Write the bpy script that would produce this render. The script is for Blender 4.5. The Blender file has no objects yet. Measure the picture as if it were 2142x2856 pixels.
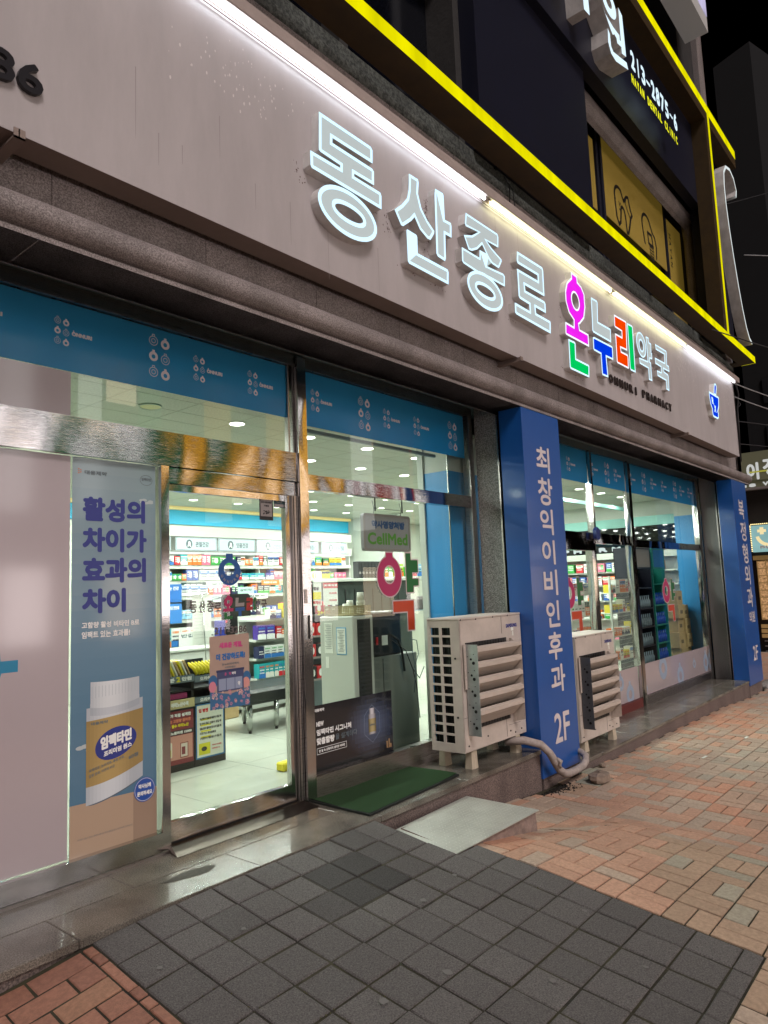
import bpy, math, random
from mathutils import Vector, Matrix
from mathutils.geometry import tessellate_polygon
random.seed(7)
PI = math.pi
sc = bpy.context.scene
col = sc.collection

# ------------------------------------------------------------------ camera
cam = bpy.data.cameras.new('camera'); cam.sensor_fit = 'HORIZONTAL'; cam.sensor_width = 36.0
cam.lens = 33.28; cam.clip_end = 500; cam.clip_start = 0.05
camo = bpy.data.objects.new('camera', cam); col.objects.link(camo)
MC = Matrix(((0.64497423, -0.05849408, -0.76196239), (-0.76320255, -0.10033918, -0.63832117), (-0.03911667, 0.99323234, -0.10935902)))
# rows: world axes in camera space
camo.matrix_world = Matrix.Translation((0, -3.84, 1.472)) @ MC.to_4x4()
sc.camera = camo
# ------------------------------------------------------------------ world, street light as a soft sun, exposure
w = bpy.data.worlds.new('World'); sc.world = w; w.use_nodes = True
wn = w.node_tree.nodes; wl = w.node_tree.links
sky = wn.new('ShaderNodeTexSky'); sky.sky_type = 'NISHITA'; sky.sun_disc = False
sky.sun_elevation = math.radians(-9); sky.sun_rotation = math.radians(200); sky.air_density = 1
wl.new(sky.outputs[0], wn['Background'].inputs[0]); wn['Background'].inputs[1].default_value = 0.05
SUN = dict(energy=2.0, angle=22, elev=48, az=215)
sl = bpy.data.lights.new('street_light', 'SUN'); sl.energy = SUN['energy']; sl.angle = math.radians(SUN['angle']); sl.color = (1.0, 0.90, 0.88)
so = bpy.data.objects.new('street_light', sl); col.objects.link(so)
def aim(o, d): o.rotation_euler = Vector(d).to_track_quat('-Z', 'Y').to_euler()
aim(so, (0.30, 0.62, -0.72)); so.location = (0, -10, 12)
sc.view_settings.view_transform = 'Standard'; sc.view_settings.look = 'None'; sc.view_settings.exposure = 0; sc.view_settings.gamma = 1
sc.render.engine = 'CYCLES'
sc.cycles.use_denoising = True
sc.cycles.max_bounces = 8; sc.cycles.transparent_max_bounces = 24
sc.cycles.sample_clamp_indirect = 4; sc.cycles.caustics_reflective = False; sc.cycles.caustics_refractive = False

# ------------------------------------------------------------------ materials
M = {}
def lin(c):
    return tuple(((v/12.92) if v <= 0.04045 else ((v+0.055)/1.055)**2.4) for v in c)
def hx(s):
    s = s.lstrip('#'); return lin(tuple(int(s[i:i+2], 16)/255 for i in (0, 2, 4)))
def mat(name, c, rough=0.5, metal=0.0, noise=0.0, nscale=20, bump=0.0, bscale=60, spec=0.5, emit=None, es=1.0, trans=0, attr=False, coat=0, stretch=None, c2=None):
    m = bpy.data.materials.new(name); m.use_nodes = True; nt = m.node_tree; N = nt.nodes; L = nt.links
    p = N['Principled BSDF']
    if isinstance(c, str): c = hx(c)
    p.inputs['Base Color'].default_value = (*c, 1); p.inputs['Roughness'].default_value = rough; p.inputs['Metallic'].default_value = metal
    p.inputs['Specular IOR Level'].default_value = spec
    if coat: p.inputs['Coat Weight'].default_value = coat; p.inputs['Coat Roughness'].default_value = 0.08
    src = None
    if attr:
        a = N.new('ShaderNodeVertexColor'); a.layer_name = 'Col'; src = a.outputs[0]
    tc = None
    if noise or bump or c2:
        tc = N.new('ShaderNodeTexCoord'); vec = tc.outputs['Object']
        if stretch:
            mp = N.new('ShaderNodeMapping'); mp.inputs['Scale'].default_value = stretch; L.new(vec, mp.inputs[0]); vec = mp.outputs[0]
    if noise or c2:
        t = N.new('ShaderNodeTexNoise'); t.inputs['Scale'].default_value = nscale; t.inputs['Detail'].default_value = 6; t.inputs['Roughness'].default_value = 0.65
        L.new(vec, t.inputs[0])
        r = N.new('ShaderNodeValToRGB'); e = r.color_ramp.elements
        e[0].position = 0.36; e[1].position = 0.64
        if c2:
            cc = hx(c2) if isinstance(c2, str) else c2
            e[0].color = (*cc, 1); e[1].color = (*c, 1); L.new(t.outputs[0], r.inputs[0]); src = r.outputs[0]
        else:
            e[0].color = (1-noise,)*3+(1,); e[1].color = (1+noise*0.3,)*3+(1,); L.new(t.outputs[0], r.inputs[0])
            mx = N.new('ShaderNodeMix'); mx.data_type = 'RGBA'; mx.blend_type = 'MULTIPLY'; mx.inputs[0].default_value = 1
            if src: L.new(src, mx.inputs[6])
            else: mx.inputs[6].default_value = (*c, 1)
            L.new(r.outputs[0], mx.inputs[7]); src = mx.outputs[2]
    if src: L.new(src, p.inputs['Base Color'])
    if bump:
        t2 = N.new('ShaderNodeTexNoise'); t2.inputs['Scale'].default_value = bscale; t2.inputs['Detail'].default_value = 5; L.new(vec, t2.inputs[0])
        b = N.new('ShaderNodeBump'); b.inputs['Strength'].default_value = bump; b.inputs['Distance'].default_value = 0.01
        L.new(t2.outputs[0], b.inputs['Height']); L.new(b.outputs[0], p.inputs['Normal'])
    if emit is not None:
        e = hx(emit) if isinstance(emit, str) else emit
        p.inputs['Emission Color'].default_value = (*e, 1); p.inputs['Emission Strength'].default_value = es
    if trans:
        tr = N.new('ShaderNodeBsdfTranslucent'); ms = N.new('ShaderNodeMixShader'); ms.inputs[0].default_value = trans
        if src: L.new(src, tr.inputs[0])
        else: tr.inputs[0].default_value = (*c, 1)
        L.new(p.outputs[0], ms.inputs[1]); L.new(tr.outputs[0], ms.inputs[2]); L.new(ms.outputs[0], N['Material Output'].inputs[0])
    M[name] = m; return m
def glow(name, c, s, var=0.0, stretch=(1, 1, 1), nscale=3):
    m = bpy.data.materials.new(name); m.use_nodes = True; nt = m.node_tree; N = nt.nodes; L = nt.links
    N.remove(N['Principled BSDF']); e = N.new('ShaderNodeEmission'); c = hx(c) if isinstance(c, str) else c
    e.inputs[0].default_value = (*c, 1); e.inputs[1].default_value = s; L.new(e.outputs[0], N['Material Output'].inputs[0])
    if var:
        tc = N.new('ShaderNodeTexCoord'); mp = N.new('ShaderNodeMapping'); mp.inputs['Scale'].default_value = stretch
        t = N.new('ShaderNodeTexNoise'); t.inputs['Scale'].default_value = nscale; t.inputs['Detail'].default_value = 4
        r = N.new('ShaderNodeMapRange'); r.inputs[1].default_value = 0.3; r.inputs[2].default_value = 0.7; r.inputs[3].default_value = s*(1-var); r.inputs[4].default_value = s*(1+var*0.3)
        L.new(tc.outputs['Object'], mp.inputs[0]); L.new(mp.outputs[0], t.inputs[0]); L.new(t.outputs[0], r.inputs[0]); L.new(r.outputs[0], e.inputs[1])
    M[name] = m; return m
def granite(name, c1, c2, c3, scale=260, rough=0.45, bump=0.15, stain=0.25, spec=0.5):
    m = bpy.data.materials.new(name); m.use_nodes = True; nt = m.node_tree; N = nt.nodes; L = nt.links; p = N['Principled BSDF']
    tc = N.new('ShaderNodeTexCoord'); v = N.new('ShaderNodeTexNoise'); v.inputs['Scale'].default_value = scale; v.inputs['Detail'].default_value = 3; v.inputs['Roughness'].default_value = .8
    L.new(tc.outputs['Object'], v.inputs[0]); r = N.new('ShaderNodeValToRGB'); e = r.color_ramp.elements
    e[0].position = 0.40; e[0].color = (*hx(c1), 1); e[1].position = 0.60; e[1].color = (*hx(c3), 1); k = e.new(0.5); k.color = (*hx(c2), 1)
    L.new(v.outputs[0], r.inputs[0])
    s = N.new('ShaderNodeTexNoise'); s.inputs['Scale'].default_value = 3.5; s.inputs['Detail'].default_value = 6
    mp = N.new('ShaderNodeMapping'); mp.inputs['Scale'].default_value = (1, 1, .35); L.new(tc.outputs['Object'], mp.inputs[0]); L.new(mp.outputs[0], s.inputs[0])
    r2 = N.new('ShaderNodeMapRange'); r2.inputs[1].default_value = 0.35; r2.inputs[2].default_value = 0.65; r2.inputs[3].default_value = 1-stain; r2.inputs[4].default_value = 1.05
    L.new(s.outputs[0], r2.inputs[0])
    mx = N.new('ShaderNodeMix'); mx.data_type = 'RGBA'; mx.blend_type = 'MULTIPLY'; mx.inputs[0].default_value = 1
    L.new(r.outputs[0], mx.inputs[6]); L.new(r2.outputs[0], mx.inputs[7]); L.new(mx.outputs[2], p.inputs['Base Color'])
    p.inputs['Roughness'].default_value = rough; p.inputs['Specular IOR Level'].default_value = spec
    b = N.new('ShaderNodeBump'); b.inputs['Strength'].default_value = bump; b.inputs['Distance'].default_value = 0.004; L.new(v.outputs[0], b.inputs['Height']); L.new(b.outputs[0], p.inputs['Normal'])
    M[name] = m; return m
def steel(name, c='#b9b6b4', rough=0.22, wave=0.35, ws=(.9, 1, .2), brush=0.25):
    m = bpy.data.materials.new(name); m.use_nodes = True; nt = m.node_tree; N = nt.nodes; L = nt.links; p = N['Principled BSDF']
    p.inputs['Base Color'].default_value = (*hx(c), 1); p.inputs['Metallic'].default_value = 1
    tc = N.new('ShaderNodeTexCoord'); mp = N.new('ShaderNodeMapping'); mp.inputs['Scale'].default_value = ws; L.new(tc.outputs['Object'], mp.inputs[0])
    t = N.new('ShaderNodeTexNoise'); t.inputs['Scale'].default_value = 5; t.inputs['Detail'].default_value = 0; t.inputs['Distortion'].default_value = .8; L.new(mp.outputs[0], t.inputs[0])
    mp2 = N.new('ShaderNodeMapping'); mp2.inputs['Scale'].default_value = (3, 3, 400); L.new(tc.outputs['Object'], mp2.inputs[0])
    t2 = N.new('ShaderNodeTexNoise'); t2.inputs['Scale'].default_value = 3; t2.inputs['Detail'].default_value = 3; L.new(mp2.outputs[0], t2.inputs[0])
    b = N.new('ShaderNodeBump'); b.inputs['Strength'].default_value = wave; b.inputs['Distance'].default_value = 0.05; L.new(t.outputs[0], b.inputs['Height'])
    b2 = N.new('ShaderNodeBump'); b2.inputs['Strength'].default_value = brush; b2.inputs['Distance'].default_value = 0.0006; L.new(t2.outputs[0], b2.inputs['Height']); L.new(b.outputs[0], b2.inputs['Normal'])
    L.new(b2.outputs[0], p.inputs['Normal'])
    r = N.new('ShaderNodeMapRange'); r.inputs[3].default_value = rough*0.7; r.inputs[4].default_value = rough*1.4; L.new(t2.outputs[0], r.inputs[0]); L.new(r.outputs[0], p.inputs['Roughness'])
    M[name] = m; return m
def glassm(name, tint=(0.93, 0.97, 0.94), refl=0.06, rough=0.0):
    m = bpy.data.materials.new(name); m.use_nodes = True; nt = m.node_tree; N = nt.nodes; L = nt.links; N.remove(N['Principled BSDF'])
    t = N.new('ShaderNodeBsdfTransparent'); t.inputs[0].default_value = (*tint, 1); g = N.new('ShaderNodeBsdfGlossy'); g.inputs['Roughness'].default_value = rough
    lw = N.new('ShaderNodeLayerWeight'); lw.inputs[0].default_value = .5; pw = N.new('ShaderNodeMath'); pw.operation = 'POWER'; pw.inputs[1].default_value = 5
    f = N.new('ShaderNodeMath'); f.operation = 'MULTIPLY_ADD'; f.inputs[1].default_value = .5; f.inputs[2].default_value = refl*.5; x = N.new('ShaderNodeMixShader')
    L.new(lw.outputs[1], pw.inputs[0]); L.new(pw.outputs[0], f.inputs[0]); L.new(f.outputs[0], x.inputs[0]); L.new(t.outputs[0], x.inputs[1]); L.new(g.outputs[0], x.inputs[2]); L.new(x.outputs[0], N['Material Output'].inputs[0])
    M[name] = m; return m

granite('granite', '#665e5c', '#8c8381', '#a89e9c', 150, .55, .25, .3)
granite('granite_fine', '#55524f', '#8c8985', '#bdb9b4', 120, .5, .2, .15)
granite('granite_step', '#544f4a', '#716b62', '#8c867c', 150, .22, .10, .5, .6)
granite('granite_riser', '#4a3f3d', '#6b5d58', '#80716b', 110, .8, .6, .3)
granite('concrete_dark', '#3a3d3a', '#565a56', '#6c706b', 30, .9, .8, .5)
steel('steel', '#c2c0bf', .11, brush=.12, wave=.6, ws=(.5, 1, .25)); steel('steel_side', '#a8a3a0', .28, .12, (1, 1, .3)); steel('steel_beam', '#b2b0b0', .08, .75, (.42, 1, .22), .2)
glassm('glass'); glassm('glass_clear', (.97, .98, .97), .04)
mat('black_gap', '#0b0b0c', .8); mat('black_plastic', '#141416', .35); mat('dark_grey', '#2b2c2e', .5); mat('soffit_dark', '#5a6c70', .7)
mat('panel_white', '#b3acac', .42, noise=.09, nscale=2.2, bump=.05, bscale=3, stretch=(2.0, 1, .5)); mat('panel_under', '#8a7a72', .6, noise=.1, nscale=4)
mat('hood', '#a89a94', .5, noise=.12, nscale=6); mat('letter_side', '#d2cecb', .5, noise=.22, nscale=7, stretch=(1, 1, .5))
mat('letter_face', '#7b8480', .35, noise=.08, nscale=3, emit=(.60, .68, .70), es=.62)
glow('letter_lip', (.62, .86, 1.0), 1.35); glow('letter_lip_white', (.86, .9, 1.0), 1.25)
for n, c in dict(magenta=(.93, .02, .93), green=(.0, .62, .12), blue=(.0, .045, .82), red=(.98, .06, .0)).items(): glow('glow_'+n, c, 1.0, .1, nscale=5)
glow('tube_cool', (.88, .92, 1.0), 11); glow('tube_warm', (1.0, .98, .60), 11); glow('yellow_beam', (.98, .90, .0), .92, .25, (1, 1, .2), 4)
mat('yellow_paint', '#3c2b08', .6, noise=.3, nscale=5); glow('white_letter', (.72, .9, 1.0), 1.15); glow('yellow_letter', (.95, .95, .02), 1.0)  # yellow paint taken down to brown: weaker light up there is in the colour
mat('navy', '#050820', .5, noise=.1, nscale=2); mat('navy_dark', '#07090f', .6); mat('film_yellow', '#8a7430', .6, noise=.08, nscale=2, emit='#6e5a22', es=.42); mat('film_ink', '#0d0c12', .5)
mat('film_blue', '#3a9cc8', .25, noise=.05, nscale=1.2, trans=.5, coat=.2); mat('film_white', '#b0a4a7', .2, noise=.03, nscale=1, bump=.02, bscale=5, coat=1.0); mat('film_mark', '#c7c9cc', .4)
mat('pillar_blue', '#17509a', .32, noise=.10, nscale=.9, coat=.2); mat('pillar_blue_side', '#124a8f', .3, noise=.1, nscale=.8); mat('pillar_text', '#cfc6c6', .5)
mat('ac_body', '#c0b5ab', .5, noise=.14, nscale=4, bump=.03, bscale=400); mat('ac_louver', '#bdb1a6', .5, noise=.12, nscale=8, stretch=(.6, 4, 4)); mat('ac_plate', '#b7bdbd', .38, .7, noise=.2, nscale=9)
mat('ac_grey', '#55565a', .5, .3); mat('ac_fin', '#0c1512', .4, .5); mat('wire', '#15161a', .4); mat('samsung_blue', '#1d2a80', .5); mat('bolt', '#1f1b1a', .5)
mat('foot_beige', '#b9ad98', .8, noise=.15, nscale=12); mat('pipe_tape', '#a59a94', .7, noise=.25, nscale=25, bump=.4, bscale=40)
mat('paver', '#403f40', .85, attr=True, noise=.55, nscale=150, bump=.7, bscale=200); mat('brick', '#8d6552', .8, attr=True, noise=.22, nscale=45, bump=.4, bscale=180)
mat('joint', '#24211a', .95, c2='#3e3b28', nscale=7, bump=.6, bscale=120); mat('mat_green', '#1f4a1c', .98, noise=.5, nscale=300, bump=1.0, bscale=400)
mat('rubber', '#0d1410', .8); mat('plate_alu', '#b4b6ad', .5, .15, noise=.15, nscale=6); mat('plate_tread', '#c4c6bd', .42, .2); mat('concrete_pink', '#8c7970', .9, noise=.35, nscale=14, bump=.7, bscale=50)
mat('rock', '#8a7a6c', .9, noise=.3, nscale=15, bump=.6, bscale=30); mat('soil', '#1f1a14', .95, noise=.5, nscale=40, bump=1, bscale=60); mat('patch', '#55544c', .9, noise=.3, nscale=40)
# interior
mat('in_floor', '#b5b9ac', .22, noise=.06, nscale=3); mat('in_floor_line', '#8a8f86', .5); mat('in_ceiling', '#c9ccc0', .8, noise=.22, nscale=70); mat('in_white', '#b9bdb4', .5); mat('in_cream', '#d9cf9f', .6)
mat('in_blue', '#27a0c8', .5); mat('in_bluecol', '#2c86c4', .35); mat('in_wall', '#c9cbbd', .6); mat('shelf', '#c3c6be', .4); mat('shelf_back', '#c9ccc4', .5); mat('sign_lit', '#aeb9c0', .4, emit=(.8, .9, 1), es=.12)
mat('ink_grey', '#5d6a70', .5); mat('ink_black', '#17181a', .5); mat('ink_white', '#e9e9e6', .5); mat('ink_red', '#c2262a', .5); mat('ink_yellow', '#e2d21e', .5); mat('ink_navy', '#2a3482', .35); mat('ink_blue', '#1d66a8', .45)
mat('ink_green', '#2c8a3a', .5); mat('ink_pink', '#c2477f', .5); mat('ink_grey2', '#8d8583', .5); mat('paper', '#dfe2d8', .6); mat('print', '#ffffff', .55, attr=True); mat('print_gloss', '#ffffff', .22, attr=True, coat=.8, bump=.02, bscale=6)
mat('vinyl_black', '#1b1d1c', .35, bump=.3, bscale=6); mat('chrome', '#c8ccc8', .15, 1); mat('beige_basket', '#c6b88d', .6); mat('cup', '#dcdccd', .6); mat('cardboard', '#bda274', .8, noise=.12, nscale=8); mat('teal', '#1c7a70', .4)
mat('clear_plastic', '#bcd0d6', .15, trans=.4); mat('bottle_clear', '#8fa3b2', .1, trans=.3); mat('bottle_blue', '#1647a8', .2); mat('wire_white', '#d5d8d0', .4); mat('locker', '#2a3532', .5)
mat('magenta_film', '#a51e55', .45); mat('green_film', '#12602a', .45); mat('orange_film', '#b33a12', .45); mat('blue_film2', '#0f4c8c', .4); mat('film_edge', '#b9a6a6', .5); mat('olive', '#6d6d56', .7, noise=.1, nscale=3, emit='#5a5a44', es=.25)
glow('lamp_disc', (1, .98, .86), 7); glow('sign_teal', (.35, .62, .62), .75, .15); glow('sign_cream', (.95, .78, .42), .95); glow('sign_green', (.25, .7, .05), .9); glow('shop_warm', (1, .55, .25), .55, .7, (1, 6, 6), 3); glow('bulb', (1, .8, .35), 2.0)
mat('brown_wall', '#241e1b', .8, noise=.2, nscale=2); mat('wood_pale', '#b79a68', .6, noise=.15, nscale=4, emit='#8a6a38', es=.25); mat('tower', '#0e0e11', .9, noise=.1, nscale=.5); mat('cable', '#26262a', .6); mat('box3f', '#b9b7b4', .6, emit=(.3, .3, .3), es=.12); glow('box3f_lit', (.72, .66, .95), .8, .3)  # tower colour near black because the sun lamp would light it too much
mat('shop_black', '#26282a', .6); mat('asphalt', '#3a3a3c', .9, noise=.2, nscale=50)

# ------------------------------------------------------------------ mesh helpers
SPLIT = {k: .02 for k in 'column column_gap steel_strip window_pane blue_film white_film inner_frame steel_beam window_frame kick_plate head_frame upper_wall upper_frame upper_window yellow_window_film window_moulding side_panel window bolt seam side_plate_hole bracket tube_cap handle_trim wall door_gap steel_post cable white_cable partition grille_fins chart_paper pack_label post uprights'.split()}
SPLIT.update(film_print=.085, lettering=.07, drawing=.1, price_text=.1, poster_text=.06, small_print=.02, headline=.09, subtitle=.09, seam=.01, guide_frame=.004, coil_guard=.004, chain=.02, tray=.01)
class MB:
    def __init__(s): s.v = []; s.f = []; s.c = []; s.sm = []
    def add(s, vs, fs, c=None, smooth=False):
        o = len(s.v); s.v += [tuple(v) for v in vs]
        for f in fs: s.f.append(tuple(i+o for i in f)); s.c.append(c); s.sm.append(smooth)
        return s
    def box(s, a, b, c=None):
        (x0, y0, z0), (x1, y1, z1) = a, b
        if x0 > x1: x0, x1 = x1, x0
        if y0 > y1: y0, y1 = y1, y0
        if z0 > z1: z0, z1 = z1, z0
        return s.add([(x0, y0, z0), (x1, y0, z0), (x1, y1, z0), (x0, y1, z0), (x0, y0, z1), (x1, y0, z1), (x1, y1, z1), (x0, y1, z1)],
            [(0, 3, 2, 1), (4, 5, 6, 7), (0, 1, 5, 4), (1, 2, 6, 5), (2, 3, 7, 6), (3, 0, 4, 7)], c)
    def bbox(s, a, b, r, c=None):  # bevelled box
        (x0, y0, z0), (x1, y1, z1) = a, b
        vs = []; P = [(x0, x1, 0), (y0, y1, 1), (z0, z1, 2)]
        import itertools
        idx = {}
        for sx, sy, sz in itertools.product((0, 1), repeat=3):
            cx = (x0, x1)[sx]; cy = (y0, y1)[sy]; cz = (z0, z1)[sz]; dx = r*(1-2*sx); dy = r*(1-2*sy); dz = r*(1-2*sz)
            for k, q in enumerate([(cx, cy+dy, cz+dz), (cx+dx, cy, cz+dz), (cx+dx, cy+dy, cz)]): idx[(sx, sy, sz, k)] = len(vs); vs.append(q)
        F = []
        for k in range(3):
            o = [a for a in range(3) if a != k]
            for sd in (0, 1):
                q = []
                for a, b2 in ((0, 0), (1, 0), (1, 1), (0, 1)):
                    t = [0, 0, 0]; t[k] = sd; t[o[0]] = a; t[o[1]] = b2; q.append(idx[(*t, k)])
                F.append(q)
        for k in range(3):  # edges along axis k
            o = [a for a in range(3) if a != k]
            for a in (0, 1):
                for b2 in (0, 1):
                    t0 = [0, 0, 0]; t0[o[0]] = a; t0[o[1]] = b2; t1 = list(t0); t1[k] = 1
                    F.append([idx[(*t0, o[0])], idx[(*t0, o[1])], idx[(*t1, o[1])], idx[(*t1, o[0])]])
        for t in itertools.product((0, 1), repeat=3): F.append([idx[(*t, 0)], idx[(*t, 1)], idx[(*t, 2)]])
        ctr = Vector(((x0+x1)/2, (y0+y1)/2, (z0+z1)/2)); G = []
        for f in F:
            p = [Vector(vs[i]) for i in f]; n = (p[1]-p[0]).cross(p[2]-p[0])
            m_ = sum(p, Vector())/len(p)
            G.append(tuple(f) if n.dot(m_-ctr) > 0 else tuple(reversed(f)))
        return s.add(vs, G, c)
    def tube(s, pts, r, n=10, c=None, cap=True, smooth=True):
        pts = [Vector(p) for p in pts]; rings = []; vs = []
        rr = r if isinstance(r, (list, tuple)) else [r]*len(pts)
        up = None
        for i, p in enumerate(pts):
            t = (pts[min(i+1, len(pts)-1)]-pts[max(i-1, 0)]).normalized()
            if up is None: up = t.orthogonal().normalized()
            up = (up-t*up.dot(t)).normalized(); b = t.cross(up)
            for k in range(n):
                a = 2*PI*k/n; vs.append(p+(up*math.cos(a)+b*math.sin(a))*rr[i])
        fs = []
        for i in range(len(pts)-1):
            for k in range(n): fs.append((i*n+k, i*n+(k+1) % n, (i+1)*n+(k+1) % n, (i+1)*n+k))
        s.add(vs, fs, c, smooth)
        if cap:
            o = len(s.v)-len(vs); s.f.append(tuple(o+k for k in reversed(range(n)))); s.c.append(c); s.sm.append(False)
            s.f.append(tuple(o+(len(pts)-1)*n+k for k in range(n))); s.c.append(c); s.sm.append(False)
        return s
    def cyl(s, p0, p1, r, n=20, c=None, r1=None): return s.tube([p0, p1], [r, r if r1 is None else r1], n, c)
    def prof(s, pts, x0, x1, c=None, smooth=False):  # profile (y,z) swept along x
        n = len(pts); vs = [(x0, y, z) for y, z in pts]+[(x1, y, z) for y, z in pts]
        fs = [(i, i+1, n+i+1, n+i) for i in range(n-1)]
        return s.add(vs, fs, c, smooth)
    def poly(s, loops, plane, off=0.0, c=None, ext=0.0):
        """flat polygon with holes on a plane; ext = thickness backwards"""
        L3 = [[Vector((a, b, 0)) for a, b in lp] for lp in loops]
        tri = tessellate_polygon(L3); flat = [p for lp in loops for p in lp]
        def put(p, d): return plane(p[0], p[1], d)
        fs = []
        for t in tri:
            a, b, c_ = (flat[i] for i in t); ar = (b[0]-a[0])*(c_[1]-a[1])-(b[1]-a[1])*(c_[0]-a[0])
            if abs(ar) < 1e-12: continue
            fs.append(t if ar > 0 else (t[0], t[2], t[1]))
        s.add([put(p, off) for p in flat], fs, c)
        if ext:
            s.add([put(p, off-ext) for p in flat], [tuple(reversed(f)) for f in fs], c)
            for lp in loops:
                n = len(lp); ar = sum(lp[i][0]*lp[(i+1) % n][1]-lp[(i+1) % n][0]*lp[i][1] for i in range(n))
                vs = [put(p, off) for p in lp]+[put(p, off-ext) for p in lp]
                fq = [((i+1) % n, i, n+i, n+(i+1) % n) for i in range(n)]
                if lp is not loops[0]: ar = -ar
                if ar < 0: fq = [tuple(reversed(f)) for f in fq]
                s.add(vs, fq, c)
        return s
    def comps(s, gap):
        n = len(s.v); pa = list(range(n))
        def fd(i):
            while pa[i] != i: pa[i] = pa[pa[i]]; i = pa[i]
            return i
        for f in s.f:
            r = fd(f[0])
            for i in f[1:]: pa[fd(i)] = r
        bb = {}
        for i, v in enumerate(s.v):
            r = fd(i); b = bb.get(r)
            if b is None: bb[r] = [*v, *v]
            else:
                for k in range(3): b[k] = min(b[k], v[k]); b[3+k] = max(b[3+k], v[k])
        ks = sorted(bb, key=lambda r: bb[r][0]); q = {k: k for k in ks}
        def f2(i):
            while q[i] != i: q[i] = q[q[i]]; i = q[i]
            return i
        for a in range(len(ks)):
            A = bb[ks[a]]
            for b in range(a+1, len(ks)):
                Bq = bb[ks[b]]
                if Bq[0] > A[3]+gap: break
                if all(Bq[k] <= A[3+k]+gap and A[k] <= Bq[3+k]+gap for k in range(3)): q[f2(ks[a])] = f2(ks[b])
        return [f2(fd(i)) for i in range(n)]
    def build(s, name, m, parent=None, label=None, cat=None, group=None, kind=None, loc=None):
        if name in SPLIT and parent is not None:
            rt = s.comps(SPLIT[name]); ids = []
            for r in rt:
                if r not in ids: ids.append(r)
            if len(ids) > 1:
                out = None
                for r in ids:
                    mp = {}; b = MB()
                    for i, v in enumerate(s.v):
                        if rt[i] == r: mp[i] = len(b.v); b.v.append(v)
                    for f, c, sm in zip(s.f, s.c, s.sm):
                        if rt[f[0]] == r: b.f.append(tuple(mp[i] for i in f)); b.c.append(c); b.sm.append(sm)
                    sv = SPLIT.pop(name); o = b.build(name, m, parent, label, cat, group, kind, loc); SPLIT[name] = sv
                    out = out or o
                return out
        me = bpy.data.meshes.new(name)
        o = bpy.data.objects.new(name, me); col.objects.link(o)
        base = Vector((0, 0, 0))
        if parent is not None:
            o.parent = parent; q = parent; t = Vector((0, 0, 0))
            while q is not None: t += q.location; q = q.parent
            base = t; o.location = (0, 0, 0)
        elif s.v:
            xs = [v[0] for v in s.v]; ys = [v[1] for v in s.v]; zs = [v[2] for v in s.v]
            base = Vector(loc) if loc else Vector(((min(xs)+max(xs))/2, (min(ys)+max(ys))/2, min(zs))); o.location = base
        me.from_pydata([(v[0]-base.x, v[1]-base.y, v[2]-base.z) for v in s.v], [], s.f); me.materials.append(m if not isinstance(m, str) else M[m])
        me.polygons.foreach_set('use_smooth', s.sm)
        if any(c is not None for c in s.c):
            ca = me.color_attributes.new('Col', 'FLOAT_COLOR', 'CORNER'); k = 0; arr = []
            for f, c in zip(s.f, s.c):
                c = c or (.5, .5, .5); arr += [c[0], c[1], c[2], 1]*len(f)
            ca.data.foreach_set('color', arr)
        me.update()
        tag(o, label, cat, group, kind); return o
def tag(o, label=None, cat=None, group=None, kind=None):
    if label: o['label'] = label
    if cat: o['category'] = cat
    if group: o['group'] = group
    if kind: o['kind'] = kind
    return o
def thing(name, loc, label, cat, group=None):
    o = bpy.data.objects.new(name, None); col.objects.link(o); o.location = loc; o.empty_display_size = .1
    return tag(o, label, cat, group)
def copy_tree(o, parent=None):
    c = o.copy(); col.objects.link(c); c.parent = parent
    for ch in list(o.children): copy_tree(ch, c)
    return c
# planes: front faces -y (facade) or -x
def PY(y): return lambda a, b, d: (a, y-d, b)
def PX(x): return lambda a, b, d: (x-d, -a, b)      # a = -y, seen from smaller x
def rect(x0, z0, x1, z1): return [(x0, z0), (x1, z0), (x1, z1), (x0, z1)]
def ellipse(cx, cz, a, b, n=40, a0=0, a1=2*PI):
    return [(cx+a*math.cos(a0+(a1-a0)*k/n), cz+b*math.sin(a0+(a1-a0)*k/n)) for k in range(n)]
def inset(lp, d):
    n = len(lp); ar = sum(lp[i][0]*lp[(i+1) % n][1]-lp[(i+1) % n][0]*lp[i][1] for i in range(n))
    sgn = 1 if ar > 0 else -1; out = []
    for i in range(n):
        p0 = Vector(lp[i-1]); p = Vector(lp[i]); p1 = Vector(lp[(i+1) % n])
        e0 = (p-p0).normalized(); e1 = (p1-p).normalized(); n0 = Vector((-e0.y, e0.x))*sgn; n1 = Vector((-e1.y, e1.x))*sgn
        m = n0+n1; L = m.length
        if L < 1e-6: q = p+n0*d
        else:
            m /= L; k = d/max(m.dot(n0), .45); q = p+m*k
        out.append((q.x, q.y))
    return out
def stroke(pts, wd):  # polyline -> list of quads (loops)
    out = []
    for i in range(len(pts)-1):
        a = Vector(pts[i]); b = Vector(pts[i+1]); t = (b-a)
        if t.length < 1e-6: continue
        t.normalize(); n = Vector((-t.y, t.x))*wd/2; e = t*wd*.35
        out.append([tuple(a-e-n), tuple(b+e-n), tuple(b+e+n), tuple(a-e+n)])
    return out
_tc = {}; TSC = bpy.data.scenes.new('type_setting')
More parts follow.
